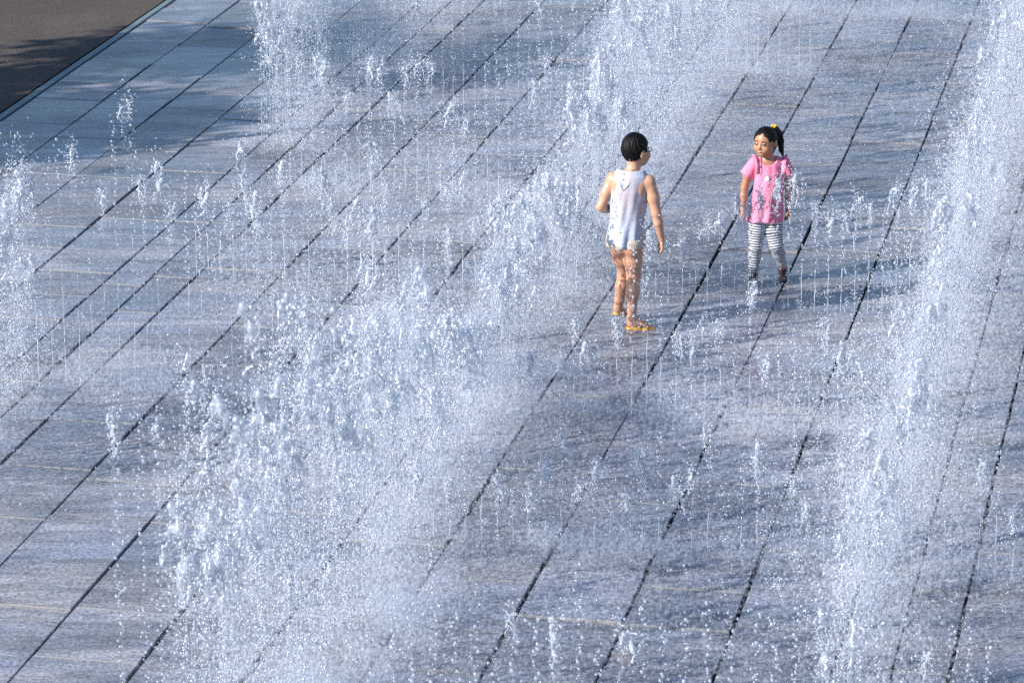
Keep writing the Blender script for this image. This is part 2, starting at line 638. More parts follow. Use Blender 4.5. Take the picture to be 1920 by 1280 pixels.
def hair_material(name):
    t = NT(name)
    tc = t.n('ShaderNodeTexCoord')
    mp = t.n('ShaderNodeMapping', {'Vector': tc.outputs['Object'], 'Scale': (140, 140, 12)})
    nz = t.n('ShaderNodeTexNoise', {'Vector': mp.outputs[0], 'Scale': 1.0, 'Detail': 3.0})
    bump = t.n('ShaderNodeBump', {'Height': nz.outputs[0], 'Strength': 0.9, 'Distance': 0.006})
    b = t.n('ShaderNodeBsdfPrincipled', {'Base Color': (0.0035, 0.003, 0.003, 1), 'Roughness': 0.5, 'Specular IOR Level': 0.18, 'Normal': bump.outputs[0]})
    return t.done(b.outputs[0])


M_HAIR = hair_material('black_hair')


def tank_material():
    t = NT('wet_white_cotton')
    tc = t.n('ShaderNodeTexCoord')
    ob = tc.outputs['Object']
    nz = t.n('ShaderNodeTexNoise', {'Vector': ob, 'Scale': 6.0, 'Detail': 3.0})
    sp = t.n('ShaderNodeSeparateXYZ', {0: ob})
    zf = t.ramp(t.math('MULTIPLY', t.math('SUBTRACT', sp.outputs[2], 0.60), 2.0), [(0.25, 0.0), (0.62, 1.0)])
    wet = t.math('MULTIPLY', t.ramp(nz.outputs[0], [(0.36, 0.05), (0.6, 0.75)]), zf)
    c = t.mix(wet, (0.39, 0.43, 0.53), (0.42, 0.34, 0.37))
    # scattered small dark prints
    vo = t.n('ShaderNodeTexVoronoi', {'Vector': ob, 'Scale': 13.0, 'Randomness': 0.9})
    n2 = t.n('ShaderNodeTexNoise', {'Vector': ob, 'Scale': 120.0, 'Detail': 2.0})
    dd = t.math('ADD', vo.outputs['Distance'], t.math('MULTIPLY', t.math('SUBTRACT', n2.outputs[0], 0.5), 0.22))
    pr = t.math('LESS_THAN', dd, 0.085)
    c = t.mix(pr, c, (0.05, 0.06, 0.10))
    wr = t.n('ShaderNodeTexNoise', {'Vector': ob, 'Scale': 22.0, 'Detail': 3.0, 'Distortion': 1.2})
    bump = t.n('ShaderNodeBump', {'Height': wr.outputs[0], 'Strength': 0.35, 'Distance': 0.010})
    b = t.n('ShaderNodeBsdfPrincipled', {'Base Color': c, 'Roughness': 0.55, 'Specular IOR Level': 0.4, 'Normal': bump.outputs[0]})
    return t.done(b.outputs[0])


def cloth(name, c, sc=24.0, st=0.5, prints=None):
    t = NT(name)
    tc = t.n('ShaderNodeTexCoord')
    ob = tc.outputs['Object']
    cc = (*c, 1)
    if prints:
        vo = t.n('ShaderNodeTexVoronoi', {'Vector': ob, 'Scale': 26.0})
        cc = t.mix(t.math('LESS_THAN', vo.outputs['Distance'], 0.16), c, prints)
    wr = t.n('ShaderNodeTexNoise', {'Vector': ob, 'Scale': sc, 'Detail': 3.0, 'Distortion': 0.8})
    bump = t.n('ShaderNodeBump', {'Height': wr.outputs[0], 'Strength': st, 'Distance': 0.010})
    b = t.n('ShaderNodeBsdfPrincipled', {'Base Color': cc, 'Roughness': 0.7, 'Specular IOR Level': 0.3, 'Normal': bump.outputs[0]})
    return t.done(b.outputs[0])


def shirt_body(fl, cx, cy, prof, ang, wob=0.004, seed=0):
    """tapered elliptic body, prof = (z, centre dx, rx, ry) from hem to neck"""
    gx, gy, gz = fl.grid()
    zs = [p[0] for p in prof]
    z1 = gz.ravel()
    f = [np.interp(z1, zs, [p[i] for p in prof]).reshape(1, 1, -1) for i in (1, 2, 3)]
    ca, sa = math.cos(ang), math.sin(ang)
    x, y = gx - cx - f[0], gy - cy
    X, Y = x*ca + y*sa, -x*sa + y*ca
    th = np.arctan2(Y, X)
    rr = np.sqrt((X/f[1])**2 + (Y/f[2])**2)
    low = np.clip((zs[-1] - gz)/(zs[-1] - zs[0]), 0, 1)
    w = wob*low*(np.sin(th*7 + seed + gz*9) + 0.7*np.sin(th*11 - gz*14 + 1.3))
    d = (rr - 1)*np.minimum(f[1], f[2]) - w
    d = np.maximum(d, np.maximum(zs[0] + 0.006*np.sin(th*3 + seed) - gz, gz - zs[-1]))
    fl.put((slice(None),)*3, d.astype(np.float32), 0.0, 'add')


def build_boy():
    rt = Vector((0.96, -0.27, 0))            # towards his right hand
    fw = Vector((0.27, 0.96, 0))             # where his chest faces
    hf = Vector((0.80, 0.60, 0)).normalized()   # where his face points
    hr = Vector((hf.y, -hf.x, 0))
    fl = Field((-0.36, -0.22, -0.02), (0.30, 0.36, 1.44), 0.004)
    tw = (rt.x, rt.y, 0)
    # trunk
    fl.ell((-0.045, 0.015, 0.945), (0.120, 0.082, 0.170), tw, 0.03)
    fl.ell((-0.052, 0.02, 0.76), (0.106, 0.078, 0.15), tw, 0.05)
    fl.ell((-0.066, 0.02, 0.635), (0.118, 0.090, 0.10), tw, 0.05)
    fl.ell((-0.105, -0.025, 0.600), (0.066, 0.070, 0.075), tw, 0.03)
    fl.ell((-0.022, -0.045, 0.595), (0.066, 0.070, 0.075), tw, 0.03)
    for sx in (-1, 1):                        # shoulder blades and trapezius
        c = Vector((-0.040, 0.02, 1.00)) + rt*(0.06*sx) - fw*0.05
        fl.ell(c, (0.050, 0.03, 0.07), tw, 0.04)
    fl.cap((-0.150, 0.045, 1.055), (0.075, -0.015, 1.05), 0.046, 0.046, 0.04)
    fl.cap((-0.028, 0.03, 1.06), (-0.014, 0.045, 1.18), 0.048, 0.043, 0.035)
    # head
    hc = Vector((-0.002, 0.062, 1.250))
    fl.ell(hc, (0.075, 0.090, 0.098), (hr.x, hr.y, 0), 0.02)
    fl.ell(hc + hf*0.030 + Vector((0, 0, -0.062)), (0.056, 0.066, 0.054), (hr.x, hr.y, 0), 0.035)
    fl.cap(hc + hf*0.062 + Vector((0, 0, -0.092)), hc + hf*0.066 + Vector((0, 0, -0.090)), 0.022, 0.022, 0.03)
    fl.cap(hc + hf*0.094 + Vector((0, 0, -0.012)), hc + hf*0.108 + Vector((0, 0, -0.034)), 0.010, 0.014, 0.014)
    fl.cap(hc + hf*0.093 + hr*0.016 + Vector((0, 0, -0.066)), hc + hf*0.093 - hr*0.016 + Vector((0, 0, -0.066)), 0.009, 0.009, 0.008)
    for s in (-1, 1):                         # cheeks, eye hollows, ears
        fl.ell(hc + hf*0.062 + hr*(0.038*s) + Vector((0, 0, -0.040)), (0.030, 0.030, 0.030), (hr.x, hr.y, 0), 0.02)
        fl.ell(hc + hf*0.100 + hr*(0.031*s) + Vector((0, 0, -0.004)), (0.017, 0.012, 0.012), (hr.x, hr.y, 0), 0.012, 'sub')
        fl.ell(hc - hf*0.004 + hr*(0.080*s) + Vector((0, 0, -0.018)), (0.011, 0.022, 0.031), (hr.x, hr.y, 0), 0.008)
    # arms
    fl.chain([(-0.160, 0.045, 1.045, .044), (-0.200, 0.03, 0.955, .040), (-0.238, 0.015, 0.862, .032)], 0.02)
    fl.chain([(-0.238, 0.015, 0.862, .032), (-0.205, 0.07, 0.835, .033), (-0.150, 0.165, 0.80, .022)], 0.014)
    hand(fl, (-0.150, 0.165, 0.80), (0.6, 0.75, 0.0), (0.6, -0.5, -0.2), (0.1, 0.1, 1), 0.95, 0.6)
    fl.chain([(0.088, -0.020, 1.040, .046), (0.116, -0.030, 0.935, .042), (0.138, -0.040, 0.832, .033)], 0.02)
    fl.chain([(0.138, -0.040, 0.832, .033), (0.152, -0.030, 0.765, .033), (0.176, 0.0, 0.640, .0215)], 0.014)
    hand(fl, (0.176, 0.0, 0.640), (0.08, 0.05, -1), (-0.9, -0.1, -0.1), (0.15, 1, 0), 0.98, 0.55)
    # legs
    fl.chain([(-0.018, -0.005, 0.60, .078), (-0.018, -0.008, 0.49, .063), (-0.012, -0.004, 0.375, .048)], 0.025)
    fl.chain([(-0.012, -0.004, 0.375, .047), (-0.018, -0.028, 0.265, .046), (-0.022, -0.022, 0.15, .033), (-0.022, -0.015, 0.075, .029)], 0.015)
    fl.ell((-0.009, 0.022, 0.372), (0.036, 0.036, 0.040), None, 0.02)
    fl.chain([(-0.112, 0.035, 0.60, .075), (-0.092, 0.085, 0.48, .059), (-0.072, 0.125, 0.375, .044)], 0.025)
    fl.chain([(-0.072, 0.125, 0.375, .043), (-0.090, 0.110, 0.270, .043), (-0.104, 0.135, 0.165, .033), (-0.110, 0.155, 0.105, .027)], 0.015)
    # feet
    def foot(heel, ball_, toe, s):
        h, bl, te = Vector(heel), Vector(ball_), Vector(toe)
        d = (bl - h).normalized()
        sd = Vector((d.y, -d.x, 0)).normalized()
        fl.cap(h, bl, 0.026*s, 0.022*s, 0.015)
        fl.cap(h + Vector((0, 0, .02)), bl + sd*0.012 + Vector((0, 0, .004)), 0.022*s, 0.018*s, 0.015)
        fl.cap(h, bl - sd*0.014, 0.022*s, 0.017*s, 0.015)
        for i, q in enumerate((-0.026, -0.013, -0.001, 0.010, 0.021)):
            r = (0.0105 if i == 4 else 0.008)*s
            t0 = bl + sd*q*s
            fl.cap(t0, t0 + (te - bl)*(0.75 + 0.25*(i/4)) , r*1.15, r, 0.004)
    foot((-0.030, -0.022, 0.045), (0.075, -0.032, 0.037), (0.122, -0.030, 0.031), 1.0)
    fl.cap((-0.022, -0.015, 0.075), (-0.010, -0.020, 0.045), 0.029, 0.028, 0.02)
    foot((-0.120, 0.150, 0.085), (-0.040, 0.205, 0.040), (0.000, 0.232, 0.031), 0.95)
    fl.cap((-0.110, 0.155, 0.105), (-0.108, 0.158, 0.085), 0.027, 0.026, 0.02)
    body = field_obj('person', fl, None, M_SKIN_B, 1)
    # hair: a short thick crop
    hf_ = Field((-0.15, -0.08, 1.10), (0.16, 0.22, 1.39), 0.004)
    hf_.ell(hc + Vector((0, 0, 0.016)) - hf*0.012, (0.085, 0.099, 0.106), (hr.x, hr.y, 0), 0.0)
    gx, gy, gz = hf_.grid()
    X = (gx - hc.x)*hr.x + (gy - hc.y)*hr.y
    Y = (gx - hc.x)*hf.x + (gy - hc.y)*hf.y
    Z = gz - hc.z + 0*gx
    az = np.arctan2(Y, X)
    hf_.F -= (0.0016*np.sin(az*17 + Z*60) + 0.0014*np.sin(az*29 - Z*35) + 0.0022*np.sin(X*210 + Z*90)*np.cos(Y*190)).astype(np.float32)
    face = np.maximum(Y - (0.040 - 0.10*np.clip(Z - 0.02, -0.2, 0.02)) , 0)  # front of the hairline
    front = (Y - 0.046) - 1.6*np.maximum(Z - 0.036, 0)*4
    nape = -(Z + 0.094 + 0.25*np.clip(Y, -0.1, 0.06) - 0.9*np.clip(Y, 0, .1)) + 0.004*np.sin(az*23)
    side = np.minimum(0.02 - Z - 0.05, Y - 0.012)     # clear round the ears and cheek
    keep = np.maximum(front, nape)
    keep = np.maximum(keep, np.minimum(Y - 0.020 + 0.3*(Z + 0.02), -(Z + 0.012)))
    hf_.cut(keep, 0.006)
    hobj = field_obj('hair', hf_, body, M_HAIR, 1)
    for i in range(110):                      # stray locks over the crown and nape
        an = random.uniform(0, 2*math.pi)
        el = random.uniform(0.25, 1.45)
        dr = hr*math.cos(an)*math.cos(el) + hf*math.sin(an)*math.cos(el) + Vector((0, 0, math.sin(el)))
        p = hc + Vector((0, 0, .014)) - hf*0.012 + Vector((dr.x*0.086, dr.y*0.086, dr.z*0.10))
        tg = dr.cross(Vector((random.gauss(0, 1), random.gauss(0, 1), random.gauss(0, .5)))).normalized()
        V, F = tube([p - tg*0.012, p + dr*0.005, p + tg*0.016 + dr*0.009], [0.003, 0.0028, 0.0005], 4)
        if i == 0:
            LV, LF = [], []
        n = len(LV)
        LV += V
        LF += [tuple(k + n for k in f) for f in F]
    link('stray_locks', mesh_np('stray_locks', LV, LF), hobj, M_HAIR)['kind'] = 'stuff'
    # sleeveless top
    sf = Field((-0.28, -0.17, 0.55), (0.18, 0.20, 1.16), 0.004)
    ang = math.atan2(rt.y, rt.x)
    shirt_body(sf, -0.05, 0.012, [(0.565, -0.022, .136, .134), (0.622, -0.022, .132, .126), (0.70, -0.018, .124, .110), (0.78, -0.008, .118, .098), (0.90, 0.0, .126, .098), (0.98, 0.004, .131, .098),
                                  (1.04, 0.008, .130, .090), (1.085, 0.012, .124, .076), (1.125, 0.014, .095, .056)], ang, 0.006, 0.4)
    sf.cap((-0.222, 0.06, 1.05), (-0.186, 0.045, 1.00), 0.056, 0.050, 0.012, 'sub')
    sf.cap((0.135, -0.02, 1.05), (0.104, -0.022, 1.00), 0.054, 0.050, 0.012, 'sub')
    gx, gy, gz = sf.grid()
    sf.cut(0.606 - 0.16*np.clip(gx + 0.05, -0.1, 0.16) - 0.10*np.clip(-gy, -.05, .1) - gz, 0.003)
    sf.cap((-0.03, 0.03, 1.125), (-0.012, 0.05, 1.20), 0.064, 0.07, 0.012, 'sub')
    sf.cap((-0.03, 0.06, 1.10), (-0.012, 0.12, 1.10), 0.062, 0.07, 0.012, 'sub')
    sob = field_obj('tank_top', sf, body, tank_material(), 1)
    # pale neckline binding
    V, F = tube([Vector((-0.028, 0.028, 1.088)) + rt*(0.066*math.cos(a)) + fw*(0.062*math.sin(a)) + Vector((0, 0, -0.016*max(0, math.sin(a)) + 0.012*abs(math.cos(a))))
                 for a in np.linspace(0, 2*math.pi, 24)[:-1]], 0.0045, 5, True)
    link('neck_binding', mesh_np('neck_binding', V, F), sob, plain('white_binding', (0.80, 0.82, 0.86), 0.7))
    # shorts
    pf = Field((-0.26, -0.18, 0.48), (0.14, 0.18, 0.70), 0.004)
    pf.ell((-0.066, 0.02, 0.640), (0.122, 0.096, 0.09), tw, 0.0)
    pf.ell((-0.105, -0.025, 0.602), (0.071, 0.076, 0.080), tw, 0.02)
    pf.ell((-0.022, -0.045, 0.602), (0.071, 0.076, 0.080), tw, 0.02)
    pf.cap((-0.018, -0.005, 0.62), (-0.018, -0.006, 0.555), 0.092, 0.084, 0.015)
    pf.cap((-0.115, 0.035, 0.62), (-0.112, 0.045, 0.555), 0.090, 0.084, 0.015)
    gx, gy, gz = pf.grid()
    pf.cut((0.586 + 0.10*np.clip((gx + 0.06), -0.1, 0.1) - gz) + 0*gy, 0.004)
    field_obj('shorts', pf, body, cloth('pale_print_shorts', (0.52, 0.43, 0.37), 30, 0.5, (0.30, 0.29, 0.33)), 1)
    # glasses, worn on the face he turns away
    gm = plain('dark_frame', (0.012, 0.012, 0.015), 0.3)
    lens = plain('spectacle_lens', (0.35, 0.38, 0.42), 0.05)
    gl = None
    V, F = [], []
    for s in (-1, 1):
        c = hc + hf*0.101 + hr*(0.032*s) + Vector((0, 0, -0.006))
        a, f = tube([c + hr*(0.022*math.cos(q)) + Vector((0, 0, 0.015*math.sin(q))) - hf*(0.006*abs(math.cos(q))*(1 if s*math.cos(q) > 0 else 0)) for q in np.linspace(0, 2*math.pi, 15)[:-1]], 0.0026, 5, True)
        n = len(V)
        V += a
        F += [tuple(k + n for k in q) for q in f]
        a, f = tube([c + hr*(0.022*s), c + hr*(0.044*s) - hf*0.03, hc + hr*(0.088*s) - hf*0.01 + Vector((0, 0, 0.0))], 0.0022, 5)
        n = len(V)
        V += a
        F += [tuple(k + n for k in q) for q in f]
    a, f = tube([hc + hf*0.110 - hr*0.009, hc + hf*0.112, hc + hf*0.110 + hr*0.009], 0.002, 5)
    n = len(V)
    V += a
    F += [tuple(k + n for k in q) for q in f]
    gl = link('glasses', mesh_np('glasses', V, F), body, gm)
    # thin pale cord from ear to shoulder and the V of a cord on the back
    cm = plain('pale_blue_cord', (0.36, 0.66, 0.70), 0.5)
    e = hc + hr*0.040 - hf*0.085 + Vector((0, 0, -0.045))
    V, F = tube([e, e + Vector((0.000, -0.012, -0.04)), e + Vector((-0.010, -0.006, -0.085)), e + Vector((-0.016, -0.002, -0.125))], 0.0024, 5)
    link('glasses_cord', mesh_np('glasses_cord', V, F), body, cm)
    bk = Vector((-0.05, 0.012, 0)) - fw*0.094
    V, F = tube([bk + rt*-0.040 + Vector((0, 0.022, 1.066)), bk + rt*-0.032 + Vector((0, 0.004, 1.03)), bk + rt*-0.018 + Vector((0, -0.004, 0.995)), bk + rt*0.012 + Vector((0, -0.002, 1.03)), bk + rt*0.045 + Vector((0, 0.020, 1.066))], 0.0022, 5)
    link('neck_cord', mesh_np('neck_cord', V, F), body, plain('grey_blue_cord', (0.22, 0.36, 0.46), 0.6))
    # sandals
    yel = plain('yellow_foam', (0.80, 0.42, 0.03), 0.6)
    teal = plain('teal_strap', (0.05, 0.20, 0.22), 0.5)
    def sandal(heel, toe, th, up):
        h, te = Vector(heel), Vector(toe)
        d = (te - h).normalized()
        sd = Vector((d.y, -d.x, 0)).normalized()
        upv = sd.cross(d)*-1 if sd.cross(d).z < 0 else sd.cross(d)
        prof = [(-0.006, .018), (0.01, .028), (0.05, .030), (0.09, .034), (0.13, .038), (0.16, .034), (0.178, .018)]
        Lg = (te - h).length/0.172
        V = []
        for lev in (0, 1):
            for (s, w) in prof:
                V.append(h + d*(s*Lg) - sd*w + upv*(lev*th))
            for (s, w) in prof[::-1]:
                V.append(h + d*(s*Lg) + sd*w + upv*(lev*th))
        n = len(prof)*2
        F = [tuple(range(n))[::-1], tuple(range(n, 2*n))]
        for i in range(n):
            F.append((i, (i + 1) % n, n + (i + 1) % n, n + i))
        so = link('sandal', mesh_np('sandal', V, F, False), body, yel)
        c = h + d*(0.105*Lg)
        a, f = tube([c + sd*(0.038*math.cos(q)) + upv*(th + 0.038*math.sin(q)) - d*(0.02*abs(math.cos(q))) for q in np.linspace(0, math.pi, 9)], 0.006, 6)
        st = link('strap', mesh_np('strap', a, f), so, teal)
        return so, c + upv*(th + 0.042), d, sd, upv
    so, fc, d, sd, upv = sandal((-0.052, -0.022, 0.002), (0.135, -0.030, 0.002), 0.016, None)
    fc = Vector((0.118, -0.045, 0.052))
    cols = [plain('teal_petal', (0.06, 0.26, 0.28), 0.5), plain('rose_petal', (0.50, 0.16, 0.16), 0.5), plain('white_petal', (0.75, 0.78, 0.8), 0.5)]
    for i in range(7):
        a = 2*math.pi*i/7
        ball('petal', fc + Vector((math.cos(a)*0.020, math.sin(a)*0.012, math.sin(a)*0.016)), (0.013, 0.008, 0.011), so, cols[(0, 0, 1, 0, 2, 0, 1)[i]], 6, 4)
    sandal((-0.140, 0.132, 0.058), (0.012, 0.238, 0.006), 0.016, None)
    return body


def build_girl():
    hf = Vector((-0.52, -0.85, -0.10)).normalized()   # face: towards the boy, half to the lens
    hr = Vector((hf.y, -hf.x, 0)).normalized()        # her right... screen-left side is -hr
    up = hr.cross(hf)
    if up.z < 0:
        up = -up
    fl = Field((-0.30, -0.20, -0.02), (0.24, 0.20, 1.22), 0.0035)
    tw = (0.99, 0.10, 0)
    fl.ell((-0.010, 0.015, 0.785), (0.096, 0.070, 0.135), tw, 0.03)
    fl.ell((-0.020, 0.005, 0.64), (0.088, 0.072, 0.12), tw, 0.05)
    fl.ell((-0.028, 0.012, 0.515), (0.096, 0.078, 0.085), tw, 0.05)
    fl.cap((-0.105, 0.01, 0.885), (0.088, 0.022, 0.885), 0.036, 0.036, 0.035)
    fl.cap((-0.012, 0.015, 0.885), (-0.020, 0.005, 0.985), 0.038, 0.034, 0.03)
    hc = Vector((-0.040, -0.004, 1.055))
    ax = (hr.x, hr.y, 0)
    fl.ell(hc, (0.074, 0.086, 0.088), ax, 0.02)
    fl.ell(hc + hf*0.030 - up*0.052, (0.054, 0.056, 0.050), ax, 0.035)
    fl.cap(hc + hf*0.060 - up*0.090, hc + hf*0.062 - up*0.088, 0.017, 0.017, 0.03)
    fl.cap(hc + hf*0.083 - up*0.010, hc + hf*0.096 - up*0.032, 0.0075, 0.0115, 0.012)
    for s in (-1, 1):
        fl.cap(hc + hf*0.086 + hr*(0.009*s) - up*0.036, hc + hf*0.088 + hr*(0.009*s) - up*0.036, 0.006, 0.006, 0.006)
        fl.ell(hc + hf*0.060 + hr*(0.034*s) - up*0.044, (0.027, 0.026, 0.024), ax, 0.018)
        fl.ell(hc + hf*0.090 + hr*(0.030*s) - up*0.004, (0.017, 0.011, 0.010), ax, 0.010, 'sub')
        fl.ell(hc - hf*0.004 + hr*(0.077*s) - up*0.016, (0.009, 0.019, 0.027), ax, 0.006)
        fl.ell(hc + hf*0.0745 + hr*(0.029*s) - up*0.005, (0.014, 0.011, 0.009), ax, 0.004)
    fl.cap(hc + hf*0.079 + hr*0.022 - up*0.058, hc + hf*0.079 - hr*0.022 - up*0.058, 0.008, 0.008, 0.008)
    # arms: screen-left, then screen-right
    fl.chain([(-0.122, 0.01, 0.880, .036), (-0.158, 0.012, 0.80, .033), (-0.180, 0.010, 0.705, .026)], 0.018)
    fl.chain([(-0.180, 0.010, 0.705, .026), (-0.186, 0.000, 0.645, .026), (-0.192, -0.030, 0.565, .018)], 0.012)
    hand(fl, (-0.192, -0.030, 0.565), (-0.06, -0.12, -1), (1, -0.2, 0), (0.1, -1, 0), 0.86, 0.5)
    fl.chain([(0.104, 0.022, 0.880, .036), (0.128, 0.030, 0.80, .033), (0.136, 0.035, 0.700, .026)], 0.018)
    fl.chain([(0.136, 0.035, 0.700, .026), (0.136, 0.022, 0.64, .026), (0.132, 0.000, 0.560, .018)], 0.012)
    hand(fl, (0.132, 0.000, 0.560), (0.0, -0.05, -1), (-1, -0.2, 0), (-0.1, -1, 0), 0.86, 0.5)
    LEGL = [(-0.078, 0.005, 0.485, .066), (-0.088, -0.004, 0.38, .055), (-0.094, -0.014, 0.275, .043), (-0.100, 0.006, 0.195, .041), (-0.105, 0.004, 0.115, .030), (-0.105, 0.002, 0.06, .025)]
    LEGR = [(0.026, 0.012, 0.485, .066), (0.034, -0.018, 0.38, .055), (0.050, -0.040, 0.290, .044), (0.074, 0.005, 0.215, .041), (0.098, 0.040, 0.140, .030), (0.108, 0.060, 0.092, .025)]
    fl.chain(LEGL, 0.015)
    fl.chain(LEGR, 0.015)
    fl.cap((-0.105, 0.004, 0.030), (-0.112, -0.105, 0.022), 0.026, 0.020, 0.015)
    fl.cap((0.109, 0.066, 0.085), (0.106, -0.010, 0.022), 0.024, 0.019, 0.015)
    body = field_obj('person', fl, None, M_SKIN_G, 1)

    # hair drawn back from a centre parting
    h_ = Field((-0.14, -0.13, 0.93), (0.14, 0.14, 1.20), 0.0035)
    h_.ell(hc + up*0.008 - hf*0.010, (0.083, 0.094, 0.088), ax, 0.0)
    gx, gy, gz = h_.grid()
    dx, dy, dz = gx - hc.x, gy - hc.y, gz - hc.z
    X = dx*hr.x + dy*hr.y + 0*dz
    Y = dx*hf.x + dy*hf.y + dz*hf.z
    Z = dx*up.x + dy*up.y + dz*up.z
    h_.F -= (0.0022*np.sin(np.arctan2(Z, X)*26 + Y*30)).astype(np.float32)
    hairline = Y - 0.051 - 0.60*np.maximum(Z - 0.034, 0) + 5.0*np.maximum(0.016 - np.abs(X + 0.008), 0)*(Z < 0.075)*0.25 - 0.10*np.abs(X)
    temple = np.minimum(Y - 0.016 + 0.2*Z, -(Z - 0.006))
    nape = -(Z + 0.062)
    h_.cut(np.maximum(np.maximum(hairline, temple), nape), 0.006)
    hobj = field_obj('hair', h_, body, M_HAIR, 1)
    pf = Field((-0.06, -0.04, 0.90), (0.17, 0.18, 1.24), 0.0035)
    pf.chain([(0.002, 0.045, 1.108, .025), (0.034, 0.062, 1.112, .027), (0.058, 0.070, 1.080, .028), (0.072, 0.070, 1.03, .025), (0.079, 0.066, 0.97, .017), (0.092, 0.06, 0.925, .006)], 0.012)
    gx, gy, gz = pf.grid()
    pf.F -= (0.0025*np.sin(np.arctan2(gy - 0.07, gx - 0.09)*11 + gz*20)).astype(np.float32)
    field_obj('ponytail', pf, hobj, M_HAIR, 1)
    tie = plain('yellow_tie', (0.85, 0.50, 0.02), 0.4)
    for i in range(5):
        a = 2*math.pi*i/5
        ball('hair_tie', (0.022 + 0.013*math.cos(a), 0.050 + 0.012*math.sin(a), 1.146 + 0.006*math.sin(a*2)), (0.010, 0.010, 0.009), hobj, tie if i != 2 else plain('red_tie', (0.55, 0.12, 0.04), .4), 6, 4)

    # face details
    dark = plain('dark_iris', (0.012, 0.008, 0.006), 0.15)
    white = plain('eye_white', (0.42, 0.38, 0.36), 0.3)
    brow = plain('dark_brow', (0.015, 0.010, 0.008), 0.7)
    lip = plain('pink_lip', (0.36, 0.10, 0.09), 0.4)
    teeth = plain('teeth', (0.52, 0.47, 0.43), 0.4)
    for s in (-1, 1):
        ec = hc + hf*0.0825 + hr*(0.029*s) - up*0.006
        e = ball('eye', ec, (0.0062, 0.0125, 0.0050), body, white, 10, 6, hf)
        ball('iris', ec + hf*0.0045 - hr*0.001, (0.0034, 0.0078, 0.0060), e, dark, 8, 5, hf)
        a, f = tube([ec + hr*(0.013*q) + up*(0.0048 - 0.003*q*q) + hf*0.003 for q in (-1, -.5, 0, .5, 1)], 0.0026, 5)
        link('eyelash', mesh_np('eyelash', a, f), e, brow)
        a, f = tube([hc + hf*(0.087 - 0.008*q*q*(1 if q*s > 0 else 0.2)) + hr*(0.030*s + 0.017*q) + up*(0.019 - 0.005*q*q) for q in (-1, -.5, 0, .5, 1)], [0.0014, 0.0026, 0.003, 0.0026, 0.0012], 5)
        link('eyebrow', mesh_np('eyebrow', a, f), body, brow)
    mc = hc + hf*0.0915 - up*0.061
    q5 = [-1, -.6, -.2, .2, .6, 1]
    a, f = tube([mc + hr*(0.027*q) + up*(0.013*q*q) - hf*(0.014*q*q) for q in q5], [0.0018, 0.0042, 0.0050, 0.0050, 0.0042, 0.0018], 6)
    mo = link('mouth', mesh_np('mouth', a, f), body, lip)
    a, f = tube([mc + hr*(0.016*q) + up*(0.0030 + 0.008*q*q*.6) + hf*0.0030 - hf*(0.009*q*q) for q in q5], [0.0010, 0.0024, 0.0030, 0.0030, 0.0024, 0.0010], 6)
    link('teeth', mesh_np('teeth', a, f), mo, teeth)

    # pink top with frilled shoulders
    pink = cloth('pink_cotton', (0.76, 0.225, 0.345), 16, 0.55)
    sf = Field((-0.26, -0.14, 0.45), (0.22, 0.16, 0.95), 0.0035)
    shirt_body(sf, -0.012, 0.012, [(0.468, -0.018, .131, .118), (0.54, -0.008, .119, .110), (0.64, -0.002, .110, .102), (0.74, 0.002, .107, .096), (0.82, 0.003, .108, .088), (0.875, 0.004, .108, .070), (0.915, 0.004, .092, .050), (0.932, 0.004, .070, .035)], 0.08, 0.006, 1.0)
    sf.cap((-0.112, 0.01, 0.885), (-0.166, 0.010, 0.800), 0.045, 0.050, 0.012)
    sf.cap((0.098, 0.022, 0.885), (0.134, 0.028, 0.800), 0.044, 0.048, 0.012)
    for a_, b_ in (((-0.171, 0.010, 0.792), (-0.200, 0.010, 0.745)), ((0.137, 0.029, 0.792), (0.155, 0.031, 0.745))):
        sf.cap(a_, b_, 0.047, 0.054, 0.002, 'sub')
    gx, gy, gz = sf.grid()
    sf.ell((-0.014, -0.045, 0.930), (0.062, 0.070, 0.050), None, 0.006, 'sub')
    sf.cap((-0.014, 0.01, 0.925), (-0.018, 0.005, 0.99), 0.050, 0.06, 0.006, 'sub')
    top = field_obj('pink_top', sf, body, pink, 1)
    for s, cx, cy in ((-1, -0.092, 0.008), (1, 0.088, 0.020)):
        V, F = [], []
        n = 34
        for i in range(n):
            t = i/(n - 1)
            a = -0.3 + t*(math.pi + 0.5)
            p = Vector((cx + s*0.004 - s*0.012*math.cos(a)*0, cy - 0.074*math.cos(a)*1.0, 0.845 + 0.078*math.sin(a)))
            p.x -= s*0.018*max(0, math.cos(a))
            outw = Vector((s*0.85, -0.35*math.cos(a), 0.55*math.sin(a) + 0.1)).normalized()
            wv = math.sin(i*1.5)*0.010
            for r in (0.0, 0.5, 1.0):
                V.append(p + outw*(0.036*r) + Vector((0, -math.sin(a), math.cos(a)))*(wv*r) + Vector((s*0.2, 0, 1))*0.006*math.cos(i*1.5)*r)
        for i in range(n - 1):
            for k in range(2):
                F.append((i*3 + k, i*3 + k + 1, i*3 + k + 4, i*3 + k + 3))
        me = mesh_np('frill', V, F)
        fr = link('frill', me, top, pink)
        md = fr.modifiers.new('thick', 'SOLIDIFY')
        md.thickness = 0.003
    # small white printed motif on the chest
    V, F = [], []
    for i in range(9):
        for k in range(5):
            x, z = -0.045 + i*0.0045, 0.770 + k*0.010
            w = 1 - abs(k - 2)/3.2
            x = -0.028 + (i - 4)*0.0042*w
            V.append((x, -0.083 - 0.020*max(0, (0.86 - z))*0 - 0.0, z))
    for i in range(8):
        for k in range(4):
            a0 = i*5 + k
            F.append((a0, a0 + 5, a0 + 6, a0 + 1))
    mo_ = link('printed_motif', mesh_np('printed_motif', V, F), top, plain('white_print', (0.82, 0.82, 0.84), 0.6))
